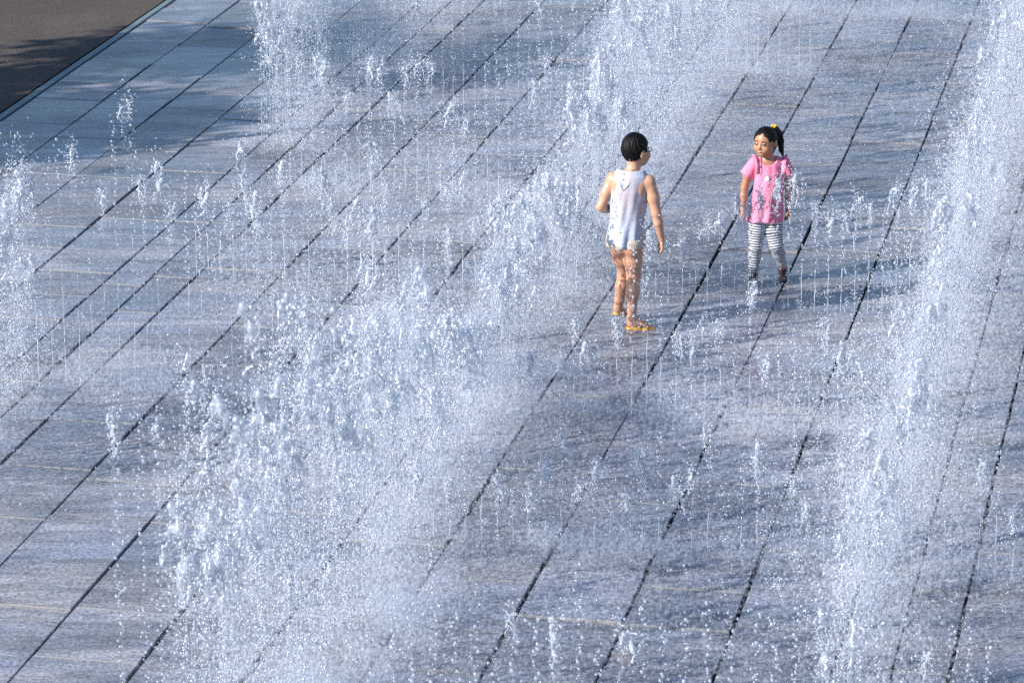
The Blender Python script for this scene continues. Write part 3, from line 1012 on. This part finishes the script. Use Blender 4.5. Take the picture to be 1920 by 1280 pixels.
    sw = mo_.modifiers.new('lie', 'SHRINKWRAP')
    sw.target = top
    sw.offset = 0.0035

    # striped leggings
    lf = Field((-0.18, -0.14, 0.055), (0.16, 0.14, 0.60), 0.0035)
    L2 = [(a, b_, c, r + 0.005) for a, b_, c, r in LEGL]
    R2 = [(a, b_, c, r + 0.005) for a, b_, c, r in LEGR]
    lf.ell((-0.028, 0.012, 0.515), (0.104, 0.086, 0.085), tw, 0.0)
    lf.chain(L2, 0.012)
    lf.chain(R2, 0.012)
    lf.cut((0.068 - lf.grid()[2]) + 0*lf.grid()[0] + 0*lf.grid()[1], 0.0)
    t = NT('striped_knit')
    at = t.n('ShaderNodeAttribute', attribute_name='along')
    fr = t.math('FRACT', t.math('DIVIDE', at.outputs['Fac'], 0.0185))
    sm = t.ramp(fr, [(0.0, 0.0), (0.38, 0.0), (0.45, 1.0), (0.93, 1.0), (1.0, 0.0)])
    cc = t.mix(sm, (0.022, 0.026, 0.050), (0.60, 0.61, 0.65))
    b_ = t.n('ShaderNodeBsdfPrincipled', {'Base Color': cc, 'Roughness': 0.75, 'Specular IOR Level': 0.25})
    mk = t.done(b_.outputs[0])
    lo = field_obj('leggings', lf, body, mk, 1)
    co = np.empty(len(lo.data.vertices)*3)
    lo.data.vertices.foreach_get('co', co)
    co = co.reshape(-1, 3)

    def along(P, ch):
        best = np.full(len(P), 9.0)
        val = np.zeros(len(P))
        acc = 0.0
        for p, q in zip(ch[:-1], ch[1:]):
            p0, q0 = np.array(p[:3]), np.array(q[:3])
            L = np.linalg.norm(q0 - p0)
            tt = ((P - p0) @ (q0 - p0))/L**2
            tc = np.clip(tt, 0, 1)
            d = np.linalg.norm(P - (p0 + tc[:, None]*(q0 - p0)), axis=1)
            m = d < best
            best[m] = d[m]
            val[m] = acc + tt[m]*L
            acc += L
        return val, best
    va, da = along(co, LEGL)
    vb, db = along(co, LEGR)
    val = np.where(da < db, va, vb) + 1.0
    hip = co[:, 2] > 0.47
    val[hip] = 1.0 + 0.485 - co[hip, 2]
    at_ = lo.data.attributes.new('along', 'FLOAT', 'POINT')
    at_.data.foreach_set('value', val.astype(np.float32))

    # dark red shoes
    shoe_m = plain('dark_red_leather', (0.030, 0.008, 0.010), 0.4, var=0.4, scale=60)
    bow_m = plain('red_bow', (0.20, 0.015, 0.025), 0.4)
    for heel, toe, ank in (((-0.105, 0.010, 0.034), (-0.112, -0.100, 0.024), (-0.105, 0.003, 0.070)), ((0.110, 0.074, 0.082), (0.106, -0.010, 0.026), (0.109, 0.062, 0.100))):
        s_ = Field((min(heel[0], toe[0]) - .06, min(heel[1], toe[1]) - .06, -0.004), (max(heel[0], toe[0]) + .06, max(heel[1], toe[1]) + .06, 0.16), 0.0035)
        s_.cap(heel, toe, 0.031, 0.026, 0.0)
        s_.cap(Vector(heel) + Vector((0, 0, -.004)), Vector(toe) + Vector((0.010, -0.004, -.002)), 0.028, 0.022, 0.01)
        s_.cap(heel, ank, 0.031, 0.031, 0.012)
        s_.cut((0.002 - s_.grid()[2]) + 0*s_.grid()[0] + 0*s_.grid()[1], 0.0)
        sh = field_obj('shoe', s_, body, shoe_m, 1)
        bp = Vector(ank)*0.6 + Vector(toe)*0.4 + Vector((0, -0.02, 0.030))
        for q in (-1, 1):
            ball('bow', bp + Vector((0.009*q, 0, 0.002*q)), (0.010, 0.006, 0.007), sh, bow_m, 6, 4)
    return body


boy = build_boy()
boy.location = (0.847, 23.92, 0.0)
tag(boy, 'boy with short black hair in a white sleeveless top, seen from behind', 'person')
girl = build_girl()
girl.location = (1.843, 25.05, 0.0)
tag(girl, 'smiling girl with a black ponytail in a pink frilled top and striped leggings', 'person')


# ------------------------------------------------------------------ water
def point_cloud(name, P, R, mat, parent=None):
    """drops: every vertex becomes a sphere of its own radius"""
    me = bpy.data.meshes.new(name)
    me.vertices.add(len(P))
    me.vertices.foreach_set('co', np.asarray(P, np.float32).ravel())
    a = me.attributes.new('rad', 'FLOAT', 'POINT')
    a.data.foreach_set('value', np.asarray(R, np.float32))
    me.materials.append(mat)
    o = link(name, me, parent)
    ng = bpy.data.node_groups.new('spheres_' + name, 'GeometryNodeTree')
    ng.interface.new_socket('Geometry', in_out='INPUT', socket_type='NodeSocketGeometry')
    ng.interface.new_socket('Geometry', in_out='OUTPUT', socket_type='NodeSocketGeometry')
    gi, go = ng.nodes.new('NodeGroupInput'), ng.nodes.new('NodeGroupOutput')
    mp = ng.nodes.new('GeometryNodeMeshToPoints')
    na = ng.nodes.new('GeometryNodeInputNamedAttribute')
    na.data_type = 'FLOAT'
    na.inputs['Name'].default_value = 'rad'
    sm = ng.nodes.new('GeometryNodeSetMaterial')
    sm.inputs['Material'].default_value = mat
    ng.links.new(gi.outputs[0], mp.inputs['Mesh'])
    ng.links.new(na.outputs['Attribute'], mp.inputs['Radius'])
    ng.links.new(mp.outputs[0], sm.inputs['Geometry'])
    ng.links.new(sm.outputs[0], go.inputs[0])
    md = o.modifiers.new('spheres', 'NODES')
    md.node_group = ng
    o['kind'] = 'stuff'
    return o


OCT_V = np.array([(1, 0, 0), (-1, 0, 0), (0, 1, 0), (0, -1, 0), (0, 0, 1), (0, 0, -1)], float)
OCT_F = [(0, 2, 4), (2, 1, 4), (1, 3, 4), (3, 0, 4), (2, 0, 5), (1, 2, 5), (3, 1, 5), (0, 3, 5)]
PHI = (1 + 5**.5)/2
ICO_V = np.array([(-1, PHI, 0), (1, PHI, 0), (-1, -PHI, 0), (1, -PHI, 0), (0, -1, PHI), (0, 1, PHI), (0, -1, -PHI), (0, 1, -PHI), (PHI, 0, -1), (PHI, 0, 1), (-PHI, 0, -1), (-PHI, 0, 1)])/math.hypot(1, PHI)
ICO_F = [(0, 11, 5), (0, 5, 1), (0, 1, 7), (0, 7, 10), (0, 10, 11), (1, 5, 9), (5, 11, 4), (11, 10, 2), (10, 7, 6), (7, 1, 8), (3, 9, 4), (3, 4, 2), (3, 2, 6), (3, 6, 8), (3, 8, 9), (4, 9, 5), (2, 4, 11), (6, 2, 10), (8, 6, 7), (9, 8, 1)]


def stream_geo(H, solid, r0=0.0030, sides=5):
    """a thin jet: a wavering column, and the beads it breaks into towards its top"""
    zc = H*solid
    n = max(6, int(zc/0.03))
    wx, wy = random.uniform(0, 6), random.uniform(0, 6)
    path, rad = [], []
    lx, ly = random.gauss(0, .008), random.gauss(0, .008)
    for i in range(n + 1):
        z = zc*i/n
        am = 0.006*(z/H)
        path.append((lx*z + am*math.sin(z*31 + wx), ly*z + am*math.sin(z*27 + wy), z))
        rad.append(r0*random.choice((0.25, 0.5, 0.8, 1.0, 1.1, 1.3))*(0.25 if i == n else 1))
    a, F = tube(path, rad, sides)
    V = [tuple(p) for p in a]
    BV, BF = [], []
    z = zc
    while z < H:
        z += random.uniform(0.010, 0.042)
        r = random.uniform(0.0035, 0.0085)
        sp = 0.003 + 0.008*(z/H)
        c = np.array((lx*z + random.gauss(0, sp), ly*z + random.gauss(0, sp), z))
        q = ICO_V*r*np.array((1, 1, random.uniform(1.0, 1.9))) + c
        k = len(BV)
        BV += [tuple(p) for p in q]
        BF += [tuple(x + k for x in t) for t in ICO_F]
    return V, F, BV, BF


def crown_geo(seed, h=0.0042, big=1.0):
    """a torn head of water: chains of blobs that merge, with loose drops round them"""
    rs = np.random.default_rng(seed)
    fl = Field((-0.085, -0.085, -0.20), (0.085, 0.085, 0.09), h)
    for s in range(rs.integers(2, 4)):
        p = np.array([rs.normal(0, .012), rs.normal(0, .012), rs.uniform(-.05, .05)])
        r = rs.uniform(.009, .015)*big
        for i in range(rs.integers(7, 14)):
            q = p + np.array([rs.normal(0, .009), rs.normal(0, .009), -abs(rs.normal(.012, .006))])
            q[:2] = np.clip(q[:2], -.05, .05)
            q[2] = max(q[2], -.17)
            rq = max(.0035, r*rs.uniform(.55, 1.1))
            fl.cap(p, q, r, rq, 0.008)
            if rs.random() < .45:
                e = p + np.array([rs.normal(0, .026), rs.normal(0, .026), rs.normal(.004, .02)])
                e = np.clip(e, [-.072, -.072, -.18], [.072, .072, .075])
                fl.cap(p, e, r*.45, .0035, .006)
                fl.cap(e, e, .0055, .0055, .004)
            p, r = q, rq
    for i in range(26):
        c = np.clip(np.array([rs.normal(0, .032), rs.normal(0, .032), rs.normal(-.04, .07)]), [-.075, -.075, -.185], [.075, .075, .08])
        fl.cap(c, c, *(rs.uniform(.0035, .0075),)*2, .003)
    return fl.mesh()


crowns = []
for s in range(14):
    V, Q = crown_geo(100 + s)
    me = mesh_np('spray_crown', V, Q)
    me.materials.append(M_WATER)
    crowns.append(me)
lows = [crown_geo(300 + s, 0.0065, 1.15) for s in range(6)]

PITCH_J = 0.094
drop_P, drop_R = [], []          # loose falling drops
speck_P, speck_R = [], []
mist_P, mist_R = [], []          # fine spray low over the stones


def add_drops(u, v, H, n, su=0.05, zlo=0.0, rlo=0.0020, rhi=0.0078, pw=1.3, clump=9):
    """drops thrown about a jet: some strung along it, most in small torn clumps"""
    if n < 1:
        return
    m = max(1, n//clump)
    sc = np.where(rng.random(m) < 0.4, 0.35, 1.3)*su
    cu, cv = rng.normal(0, 1, m)*sc, rng.normal(0, 1, m)*sc
    cz = zlo + (H - zlo)*rng.random(m)**(1/pw)
    k = rng.integers(0, m, n)
    s1 = np.where(rng.random(n) < 0.72, 0.012, 0.045)
    a = np.empty((n, 3))
    a[:, 0], a[:, 1] = Wn(u + cu[k] + rng.normal(0, 1, n)*s1, v + cv[k] + rng.normal(0, 1, n)*s1)
    a[:, 2] = cz[k] + rng.normal(0, 1, n)*s1*2.2
    k = a[:, 2] > 0.006
    drop_P.append(a[k])
    drop_R.append((rlo + (rhi - rlo)*rng.random(n)**2.2)[k])


def add_mist(u0, u1, v0, v1, n, su, sz, du=0.0, dv=0.0, rlo=0.0006, rhi=0.0017, top=None):
    """fine spray: patchy along the row, densest low down (or filling up to a top)"""
    n = int(n*2.6)
    t = rng.random(n)
    uu = u0 + (u1 - u0)*t + du + rng.normal(0, 1, n)*su
    vv = v0 + (v1 - v0)*t + dv + rng.normal(0, 1, n)*su
    w = np.sin(uu*5.1 + vv*2.3) + np.sin(vv*6.7 - uu*3.1 + 1) + np.sin(uu*11.3 + vv*9.1) + np.sin(vv*15.7 + uu*2.0 + 2)
    k = rng.random(n) < np.clip(0.55 + 0.22*w, 0.08, 1)
    uu, vv = uu[k], vv[k]
    n = len(uu)
    a = np.empty((n, 3))
    a[:, 0], a[:, 1] = Wn(uu, vv)
    if top is None:
        a[:, 2] = 0.004 + rng.exponential(sz, n)
    else:
        a[:, 2] = 0.004 + np.array([top(x) for x in np.linspace(v0, v1, 200)])[np.clip(((vv - v0)/(v1 - v0)*199).astype(int), 0, 199)]*rng.random(n)**1.15
    mist_P.append(a)
    r = rlo + (rhi - rlo)*rng.random(n)**2
    f = rng.random(n) < 0.07                # a fifth stay single specks; the rest gather into faint puffs
    speck_P.append(a[f])
    speck_R.append(r[f])
    g = (~f) & (rng.random(n) < 0.225)
    mist_P[-1] = a[g]
    mist_R.append(0.0045 + 0.008*rng.random(int(g.sum())))


def feather(u, v, H, n, s0=0.022, z0=0.45):
    """the soft white core of one upright jet, spreading a little towards its top"""
    if n < 1:
        return
    q = np.empty((n, 3))
    t = rng.random(n)**0.8
    lean = rng.normal(0, .02, 2)
    w = s0*(0.5 + 0.9*t)
    q[:, 0], q[:, 1] = Wn(u + lean[0]*t + rng.normal(0, 1, n)*w, v + lean[1]*t + rng.normal(0, 1, n)*w)
    q[:, 2] = H*(z0 + (1 - z0)*t) + rng.normal(0, .02, n)
    mist_P.append(q)
    mist_R.append(0.004 + 0.007*rng.random(n))


JETS = 0


def jet(u, v, H, solid, label, group, crown=True, cs=1.0):
    global JETS
    JETS += 1
    V, F, BV, BF = stream_geo(H, solid)
    o = link('water_jet', mesh_np('water_jet', V, F), None, M_STREAM)
    if BV:
        link('beads', mesh_np('beads', BV, BF), o, M_DROP)['kind'] = 'stuff'
    o.location = W(u, v, 0)
    tag(o, label, 'water jet', group)
    if crown:
        c = link('spray_crown', random.choice(crowns), o)
        c.location = (random.gauss(0, .012), random.gauss(0, .012), H - 0.03)
        c.rotation_euler = (random.uniform(-.25, .25), random.uniform(-.25, .25), random.uniform(0, 6.28))
        k = cs*random.uniform(0.6, 1.1)
        c.scale = (k, k, k*random.uniform(0.9, 1.5))
        feather(u, v, H + .02, int(110*cs*random.uniform(.4, 1.3)), 0.017, 0.72)
        m = int(38*cs)
        q = np.empty((m, 3))
        p = W(u, v)
        q[:, 0], q[:, 1] = p.x + rng.normal(0, .03*cs, m), p.y + rng.normal(0, .03*cs, m)
        q[:, 2] = H - 0.06 + rng.normal(0, .075, m)
        drop_P.append(q)
        drop_R.append(0.0025 + 0.0055*rng.random(m)**1.8)
    return o


ORD = ['first', 'second', 'third', 'fourth', 'fifth', 'sixth', 'seventh', 'eighth', 'ninth', 'tenth', 'eleventh', 'twelfth', 'thirteenth',
       'fourteenth', 'fifteenth', 'sixteenth', 'seventeenth', 'eighteenth', 'nineteenth', 'twentieth']


def ordinal(i, n):
    """counted from the nearer end of the row"""
    k, side = (i, 'left') if i <= (n - 1)//2 else (n - 1 - i, 'right')
    return ORD[k] if k < len(ORD) else '%dth' % (k + 1), side


def row(v, u0, u1, H, solid, label, group, jit=0.12, su=0.05, strung=0.6, crown=0.7, cs=1.0, drops=60, mist=2600, du=0.06, msz=0.06, hf=None):
    n = int(round((u1 - u0)/PITCH_J))
    for i in range(n):
        u = u0 + (i + 0.5)*PITCH_J
        h = (hf(u) if hf else H)*(1 + random.gauss(0, jit))
        h = max(0.15, h)
        jet(u + random.gauss(0, .003), v + random.gauss(0, .004), h, solid*random.uniform(0.8, 1.15), label.format(*ordinal(i, n)), group, random.random() < crown, cs)
        add_drops(u, v, h*1.02, int(drops*random.uniform(.2, .7)), su)
        add_drops(u, v, h, int(drops*strung), 0.010, clump=2)
    add_mist(u0, u1, v, v, int(mist*1.1*(u1 - u0)), 0.09, msz, du*0.5, du*0.3)
    add_mist(u0, u1, v, v, int(mist*2.2*(u1 - u0)), 0.28, msz*1.2, du*0.5, 0.1)


def interp(pts):
    a, b2 = zip(*pts)
    return lambda x: float(np.interp(x, a, b2))


row(14.4, -4.74, -0.80, 1.42, 0.25, '{0} beaded jet from the {1} end of the row along the bottom edge', 'beaded jets along the bottom edge', 0.06, 0.012, 0.7, 0.25, 0.8, 75, 500, hf=interp([(-4.74, 2.3), (-4.5, 2.25), (-4.3, 1.58), (-0.7, 1.5)]))
row(19.2, -4.5, -1.8, 0.50, 0.42, '{0} low jet from the {1} end of the row on the stones below the boy', 'low jets on the open stones below the boy', 0.22, 0.05, 0.9, 0.45, 0.9, 42, 3600, msz=0.05)
row(19.2, -1.65, -0.85, 0.62, 0.5, '{0} low jet from the {1}, at the right edge past the dense curtain', 'low jets at the right edge', 0.2, 0.05, 0.8, 0.5, 0.9, 40, 2500)
row(21.6, -7.6, -5.5, 1.38, 0.50, '{0} tall thin jet from the {1} end of the evenly spaced left row', 'tall thin jets in the left row', 0.07, 0.035, 0.9, 0.45, 1.0, 34, 3800, msz=0.055,
    hf=interp([(-7.6, 1.5), (-7.3, 1.48), (-7.1, 1.40), (-7.01, 1.4), (-6.97, 1.95), (-6.86, 1.95), (-6.80, 1.38), (-5.5, 1.36)]))
row(21.6, -5.5, -4.65, 1.0, 0.5, '{0} frothy jet from the {1} in the patch left of the central curtain', 'frothy jets left of the central curtain', 0.2, 0.05, 0.4, 0.95, 1.3, 110, 3000)
row(21.6, -4.5, -1.85, 0.70, 0.55, '{0} frothy jet from the {1} end of the row nearer than the two shadows', 'frothy jets on the near side of the shadows', 0.22, 0.05, 0.6, 0.75, 1.0, 62, 4200, msz=0.06,
    hf=interp([(-4.5, 0.75), (-4.2, 0.5), (-3.7, 0.5), (-3.62, 0.95), (-3.56, 1.3), (-3.49, 0.85), (-3.4, 0.66), (-1.85, 0.66)]))
row(24.25, -7.3, -4.75, 0.72, 0.45, '{0} short jet from the {1} end of the row behind the left row', 'short jets behind the left row', 0.25, 0.05, 0.6, 0.6, 1.1, 60, 900)
row(24.25, -4.5, -1.9, 0.84, 0.5, '{0} frothy jet from the {1} end of the row standing before the girl', 'frothy jets before the girl', 0.07, 0.05, 0.5, 0.85, 1.05, 85, 120,
    hf=interp([(-4.5, 0.6), (-3.9, 0.5), (-3.4, 0.65), (-3.26, 0.84), (-3.16, 0.86), (-3.06, 0.97), (-2.96, 0.84), (-2.87, 0.9), (-2.6, 0.8), (-1.9, 0.92)]))
row(26.9, -7.3, -4.75, 0.95, 0.3, '{0} beaded jet from the {1} end of the farther row left of the boy', 'beaded jets left of the boy', 0.18, 0.05, 0.6, 0.5, 1.1, 85, 2500)
row(29.4, -6.9, -4.75, 1.30, 0.3, '{0} beaded jet from the {1} end of the row between the far curtains', 'beaded jets between the far curtains', 0.15, 0.05, 0.6, 0.4, 1.1, 70, 1800)
row(31.65, -4.5, -3.6, 0.95, 0.7, '{0} thin jet from the {1} beside the foot of the far central curtain', 'thin jets right of the far central curtain', 0.15, 0.05, 0.6, 0.1, 1.0, 20, 5000)
row(34.35, -4.4, -1.3, 0.62, 0.8, '{0} thin jet from the {1} end of the row along the top edge', 'thin jets along the top edge', 0.2, 0.05, 0.6, 0.25, 1.0, 40, 5500, msz=0.07)


def curtain(name, u, v0, v1, hf, label, group, drops=230, mist=11000, du=0.16, crown=1.3, dsig=0.07, wide=0.19, jit=0.16, soft=230, core=0.09):
    """a wall of jets seen almost end-on: too dense to count"""
    V, F = [], []
    n = int((v1 - v0)/PITCH_J)
    for i in range(n):
        v = v0 + (i + .5)*PITCH_J
        h = max(.2, hf(v)*(1 + random.gauss(0, jit)))
        a, f, ba, bf = stream_geo(h, random.uniform(.55, .8), 0.0030, 4)
        p = W(u + random.gauss(0, .004), v)
        for a, f in ((a, f), (ba, bf)):
            k = len(V)
            V += [(q[0] + p.x, q[1] + p.y, q[2]) for q in a]
            F += [tuple(x + k for x in t) for t in f]
        for cc in range(int(crown) + (random.random() < crown % 1)):
            cv, cq = random.choice(lows)
            sc = random.uniform(.8, 1.75)
            an = random.uniform(0, 6.28)
            R = np.array([[math.cos(an), -math.sin(an), 0], [math.sin(an), math.cos(an), 0], [0, 0, random.uniform(.9, 1.5)]])
            q = (cv @ R.T)*sc + np.array([p.x + random.gauss(0, .035), p.y + random.gauss(0, .035), h*(1 - abs(random.gauss(0, .22))) - .03])
            k = len(V)
            V += q.tolist()
            F += (cq + k).tolist()
        add_drops(u, v, h*1.03, int(drops*h*random.uniform(.28, .6)), dsig)
        add_drops(u, v, h, int(drops*h*.35), 0.02, clump=3)
        feather(u + random.gauss(0, .03), v, h, int(soft*random.choice((0, 0.2, 0.6, 1.0, 1.8, 2.4))), 0.026, random.uniform(.2, .6))
        add_drops(u + 0.10, v, h*0.6, int(drops*h*.25), dsig*1.8)
    add_mist(u, u, v0, v1, int(mist*0.62*(v1 - v0)), wide, 0.26, du, 0.08)
    add_mist(u, u, v0, v1, int(mist*0.70*(v1 - v0)), core, 0.6, du*0.25, 0.0, top=hf)
    o = link(name, mesh_np(name, V, F), None, M_DROP)
    tag(o, label, 'water curtain', None, 'stuff')
    return o


curtain('water_curtain', -4.56, 14.85, 21.5, interp([(14.4, 2.25), (15.6, 1.95), (16.8, 1.75), (18.2, 1.65), (19.4, 1.4), (20.2, 0.9), (21.5, 0.7)]),
        'dense white water curtain filling the lower left, torn along its top', None, 215, 12000, 0.16, 1.9, 0.07, 0.19, 0.16, 330)
add_mist(-4.25, -4.25, 14.6, 18.2, 90000, 0.17, 0.12)
curtain('water_curtain', -4.58, 21.6, 25.6, interp([(21.6, 1.15), (23.5, 1.0), (25.6, 1.2)]),
        'thinner middle stretch of the central water curtain just left of the boy', None, 120, 7000)
curtain('water_curtain', -4.58, 25.6, 37.0, interp([(25.6, 1.2), (26.6, 1.7), (28.5, 1.9), (37, 2.0)]),
        'dense white water curtain behind the boy, reaching the top edge', None, 190, 8500, 0.2)
curtain('water_curtain', -1.72, 16.3, 36.0, interp([(14.4, 1.2), (16.8, 1.15), (19.2, 1.0), (21.6, 1.15), (24, 1.3), (26.4, 1.4), (29, 1.7), (36, 1.9)]),
        'long dense white water curtain down the right side of the photo', None, 130, 11000, 0.16, 0.55, 0.19, 0.30, 0.30, 130, 0.20)
for v in np.arange(17.5, 24.0, 0.1):
    add_drops(-2.15, v, 0.75, 50, 0.24)
curtain('water_curtain', -7.60, 19.0, 21.7, interp([(19, 1.4), (21.0, 1.45), (21.7, 1.52)]),
        'bright white water curtain at the left edge', None, 330, 11000, 0.10, 1.8, 0.06, 0.19, 0.06)
curtain('water_curtain', -7.72, 27.7, 37.0, interp([(27.7, 1.5), (28.5, 1.9), (37, 2.1)]),
        'dense white water curtain left of the top centre, by the brown asphalt corner', None, 165, 8500, 0.24)

add_mist(-3.1, -3.1, 15.5, 22.8, 110000, 0.85, 0.12)
add_mist(-3.1, -3.1, 29.5, 35, 45000, 0.85, 0.12)
add_mist(-6.0, -6.0, 20.8, 35, 130000, 0.8, 0.12)
for fx, fy in ((0.95, 23.89), (0.75, 24.1), (1.74, 24.95), (1.95, 25.03)):     # splashes at the four feet
    q = np.empty((70, 3))
    q[:, 0], q[:, 1] = fx + rng.normal(0, .07, 70), fy + rng.normal(0, .06, 70)
    q[:, 2] = 0.006 + rng.exponential(.035, 70)
    drop_P.append(q)
    drop_R.append(0.002 + 0.005*rng.random(70)**2)
# drops thrown clear of any one jet, over the whole basin
n = 6000
uu = rng.uniform(-7.6, -1.2, n)
vv = rng.uniform(15, 34.5, n)
zz = rng.exponential(0.32, n)
keep = (zz < 1.7) & ~((uu < -5.2) & (vv < 18.8))
x, y = Wn(uu, vv)
drop_P.append(np.stack([x, y, zz + 0.01], 1)[keep])
drop_R.append((0.0022 + 0.0055*rng.random(n)**2.4)[keep])

P = np.concatenate(drop_P)
R = np.concatenate(drop_R)
o = point_cloud('falling_drops', P, R, M_DROP)
tag(o, 'countless bright drops falling all over the fountain', 'water drops')
MP = np.concatenate(mist_P)
MR = np.concatenate(mist_R)
o = point_cloud('mist', MP, MR, M_MIST)
tag(o, 'soft white spray hanging low along the feet of the jets', 'spray')
SP = np.concatenate(speck_P)
o = point_cloud('spray_specks', SP, np.concatenate(speck_R), M_SPRAY)
tag(o, 'fine sparkling specks inside the soft white spray', 'spray')
print('JETS', JETS, 'DROPS', len(P), 'MIST', len(MP), 'SLABS', len(vis), len(hid))

# ------------------------------------------------------------------ small things
twig_m = plain('brown_twig', (0.10, 0.055, 0.04), 0.8)
for (pu, pv, an, ln, lab) in ((-2.30, 27.93, 0.5, 0.10, 'short brown twig on the blue stones, farther left of the pair right of the girl'),
                              (-2.12, 27.78, 0.15, 0.11, 'short brown twig on the blue stones beside the long dark joint')):
    c = W(pu, pv, 0.010)
    d = Vector((math.cos(an), -math.sin(an)*1.2, 0))
    a, f = tube([c - d*ln*.5, c - d*ln*.1 + Vector((0, .006, .004)), c + d*ln*.5], [0.003, 0.005, 0.002], 6)
    tag(link('twig', mesh_np('twig', a, f), None, twig_m), lab, 'twig')

# beyond the left edge: the tree and lamp post whose shadows cross the corner
bark = plain('grey_bark', (0.10, 0.08, 0.06), 0.9, var=.3, scale=12)
leafm = plain('green_leaf', (0.05, 0.09, 0.03), 0.6, var=.4, scale=3)


def tree(base, height, rad, seed, n=1500):
    rs = random.Random(seed)
    B = Vector(base)
    t = link('tree', None)
    t.location = B
    a, f = tube([(0, 0, -.1), (0.05, 0.02, height*.3), (-0.04, 0.03, height*.6), (0.02, 0, height*.85)], [.16, .13, .09, .04], 8)
    V, F = [tuple(p) for p in a], list(f)
    for i in range(9):
        an = rs.uniform(0, 6.28)
        z = height*rs.uniform(.45, .75)
        e = Vector((math.cos(an)*rad*.8, math.sin(an)*rad*.8, z + rad*rs.uniform(.2, .7)))
        a, f = tube([(0, 0, z), tuple(e*.5 + Vector((0, 0, z*.5))), tuple(e)], [.05, .03, .01], 5)
        k = len(V)
        V += [tuple(p) for p in a]
        F += [tuple(x + k for x in q) for q in f]
    link('trunk', mesh_np('trunk', V, F), t, bark)
    V, F = [], []
    cl = [Vector((rs.gauss(0, rad*.45), rs.gauss(0, rad*.45), height*.8 + rs.gauss(0, rad*.35))) for _ in range(16)]
    for i in range(n):
        c = rs.choice(cl) + Vector((rs.gauss(0, .3), rs.gauss(0, .3), rs.gauss(0, .2)))
        n1 = Vector((rs.gauss(0, 1), rs.gauss(0, 1), rs.gauss(0, 1))).normalized()
        n2 = n1.cross(Vector((rs.gauss(0, 1), rs.gauss(0, 1), 1))).normalized()
        s = rs.uniform(.07, .13)
        k = len(V)
        V += [tuple(c + n1*s), tuple(c + n2*s*.5), tuple(c - n1*s), tuple(c - n2*s*.5)]
        F.append((k, k + 1, k + 2, k + 3))
    link('crown', mesh_np('crown', V, F, False), t, leafm)
    return t


def shadow_base(x, y, z):
    """foot of a thing whose point at height z shades the ground at x, y"""
    k = z/math.tan(SUN_EL)
    return x - SUN_DIR.x*k, y - SUN_DIR.y*k


tx, ty = shadow_base(-3.1, 32.5, 4.4)
tag(tree((tx, ty, -0.012), 5.4, 1.3, 9, 3600), 'smaller street tree on the asphalt farther beyond the left edge', 'tree')
tx, ty = shadow_base(-4.2, 30.2, 4.6)
tag(tree((tx, ty, -0.012), 5.6, 1.7, 5, 5200), 'young street tree on the asphalt beyond the left edge, shading the corner', 'tree')
px, py = shadow_base(-3.3, 28.97, 1.8)
lp = link('lamp_post', None)
lp.location = (px, py, 0)
steel = plain('grey_steel', (0.12, 0.13, 0.14), 0.4, metal=.6)
a, f = tube([(0, 0, -0.02), (0, 0, 2.0), (0, 0, 3.3)], [.05, .045, .035], 10)
link('pole', mesh_np('pole', a, f), lp, steel)
a, f = tube([(0, 0, 3.3), (0.0, 0, 3.36), (0, 0, 3.5)], [.04, .10, .07], 10)
link('lamp_head', mesh_np('lamp_head', a, f), lp, steel)
tag(lp, 'slim steel lamp post beyond the left edge, casting the thin shadow', 'lamp post')
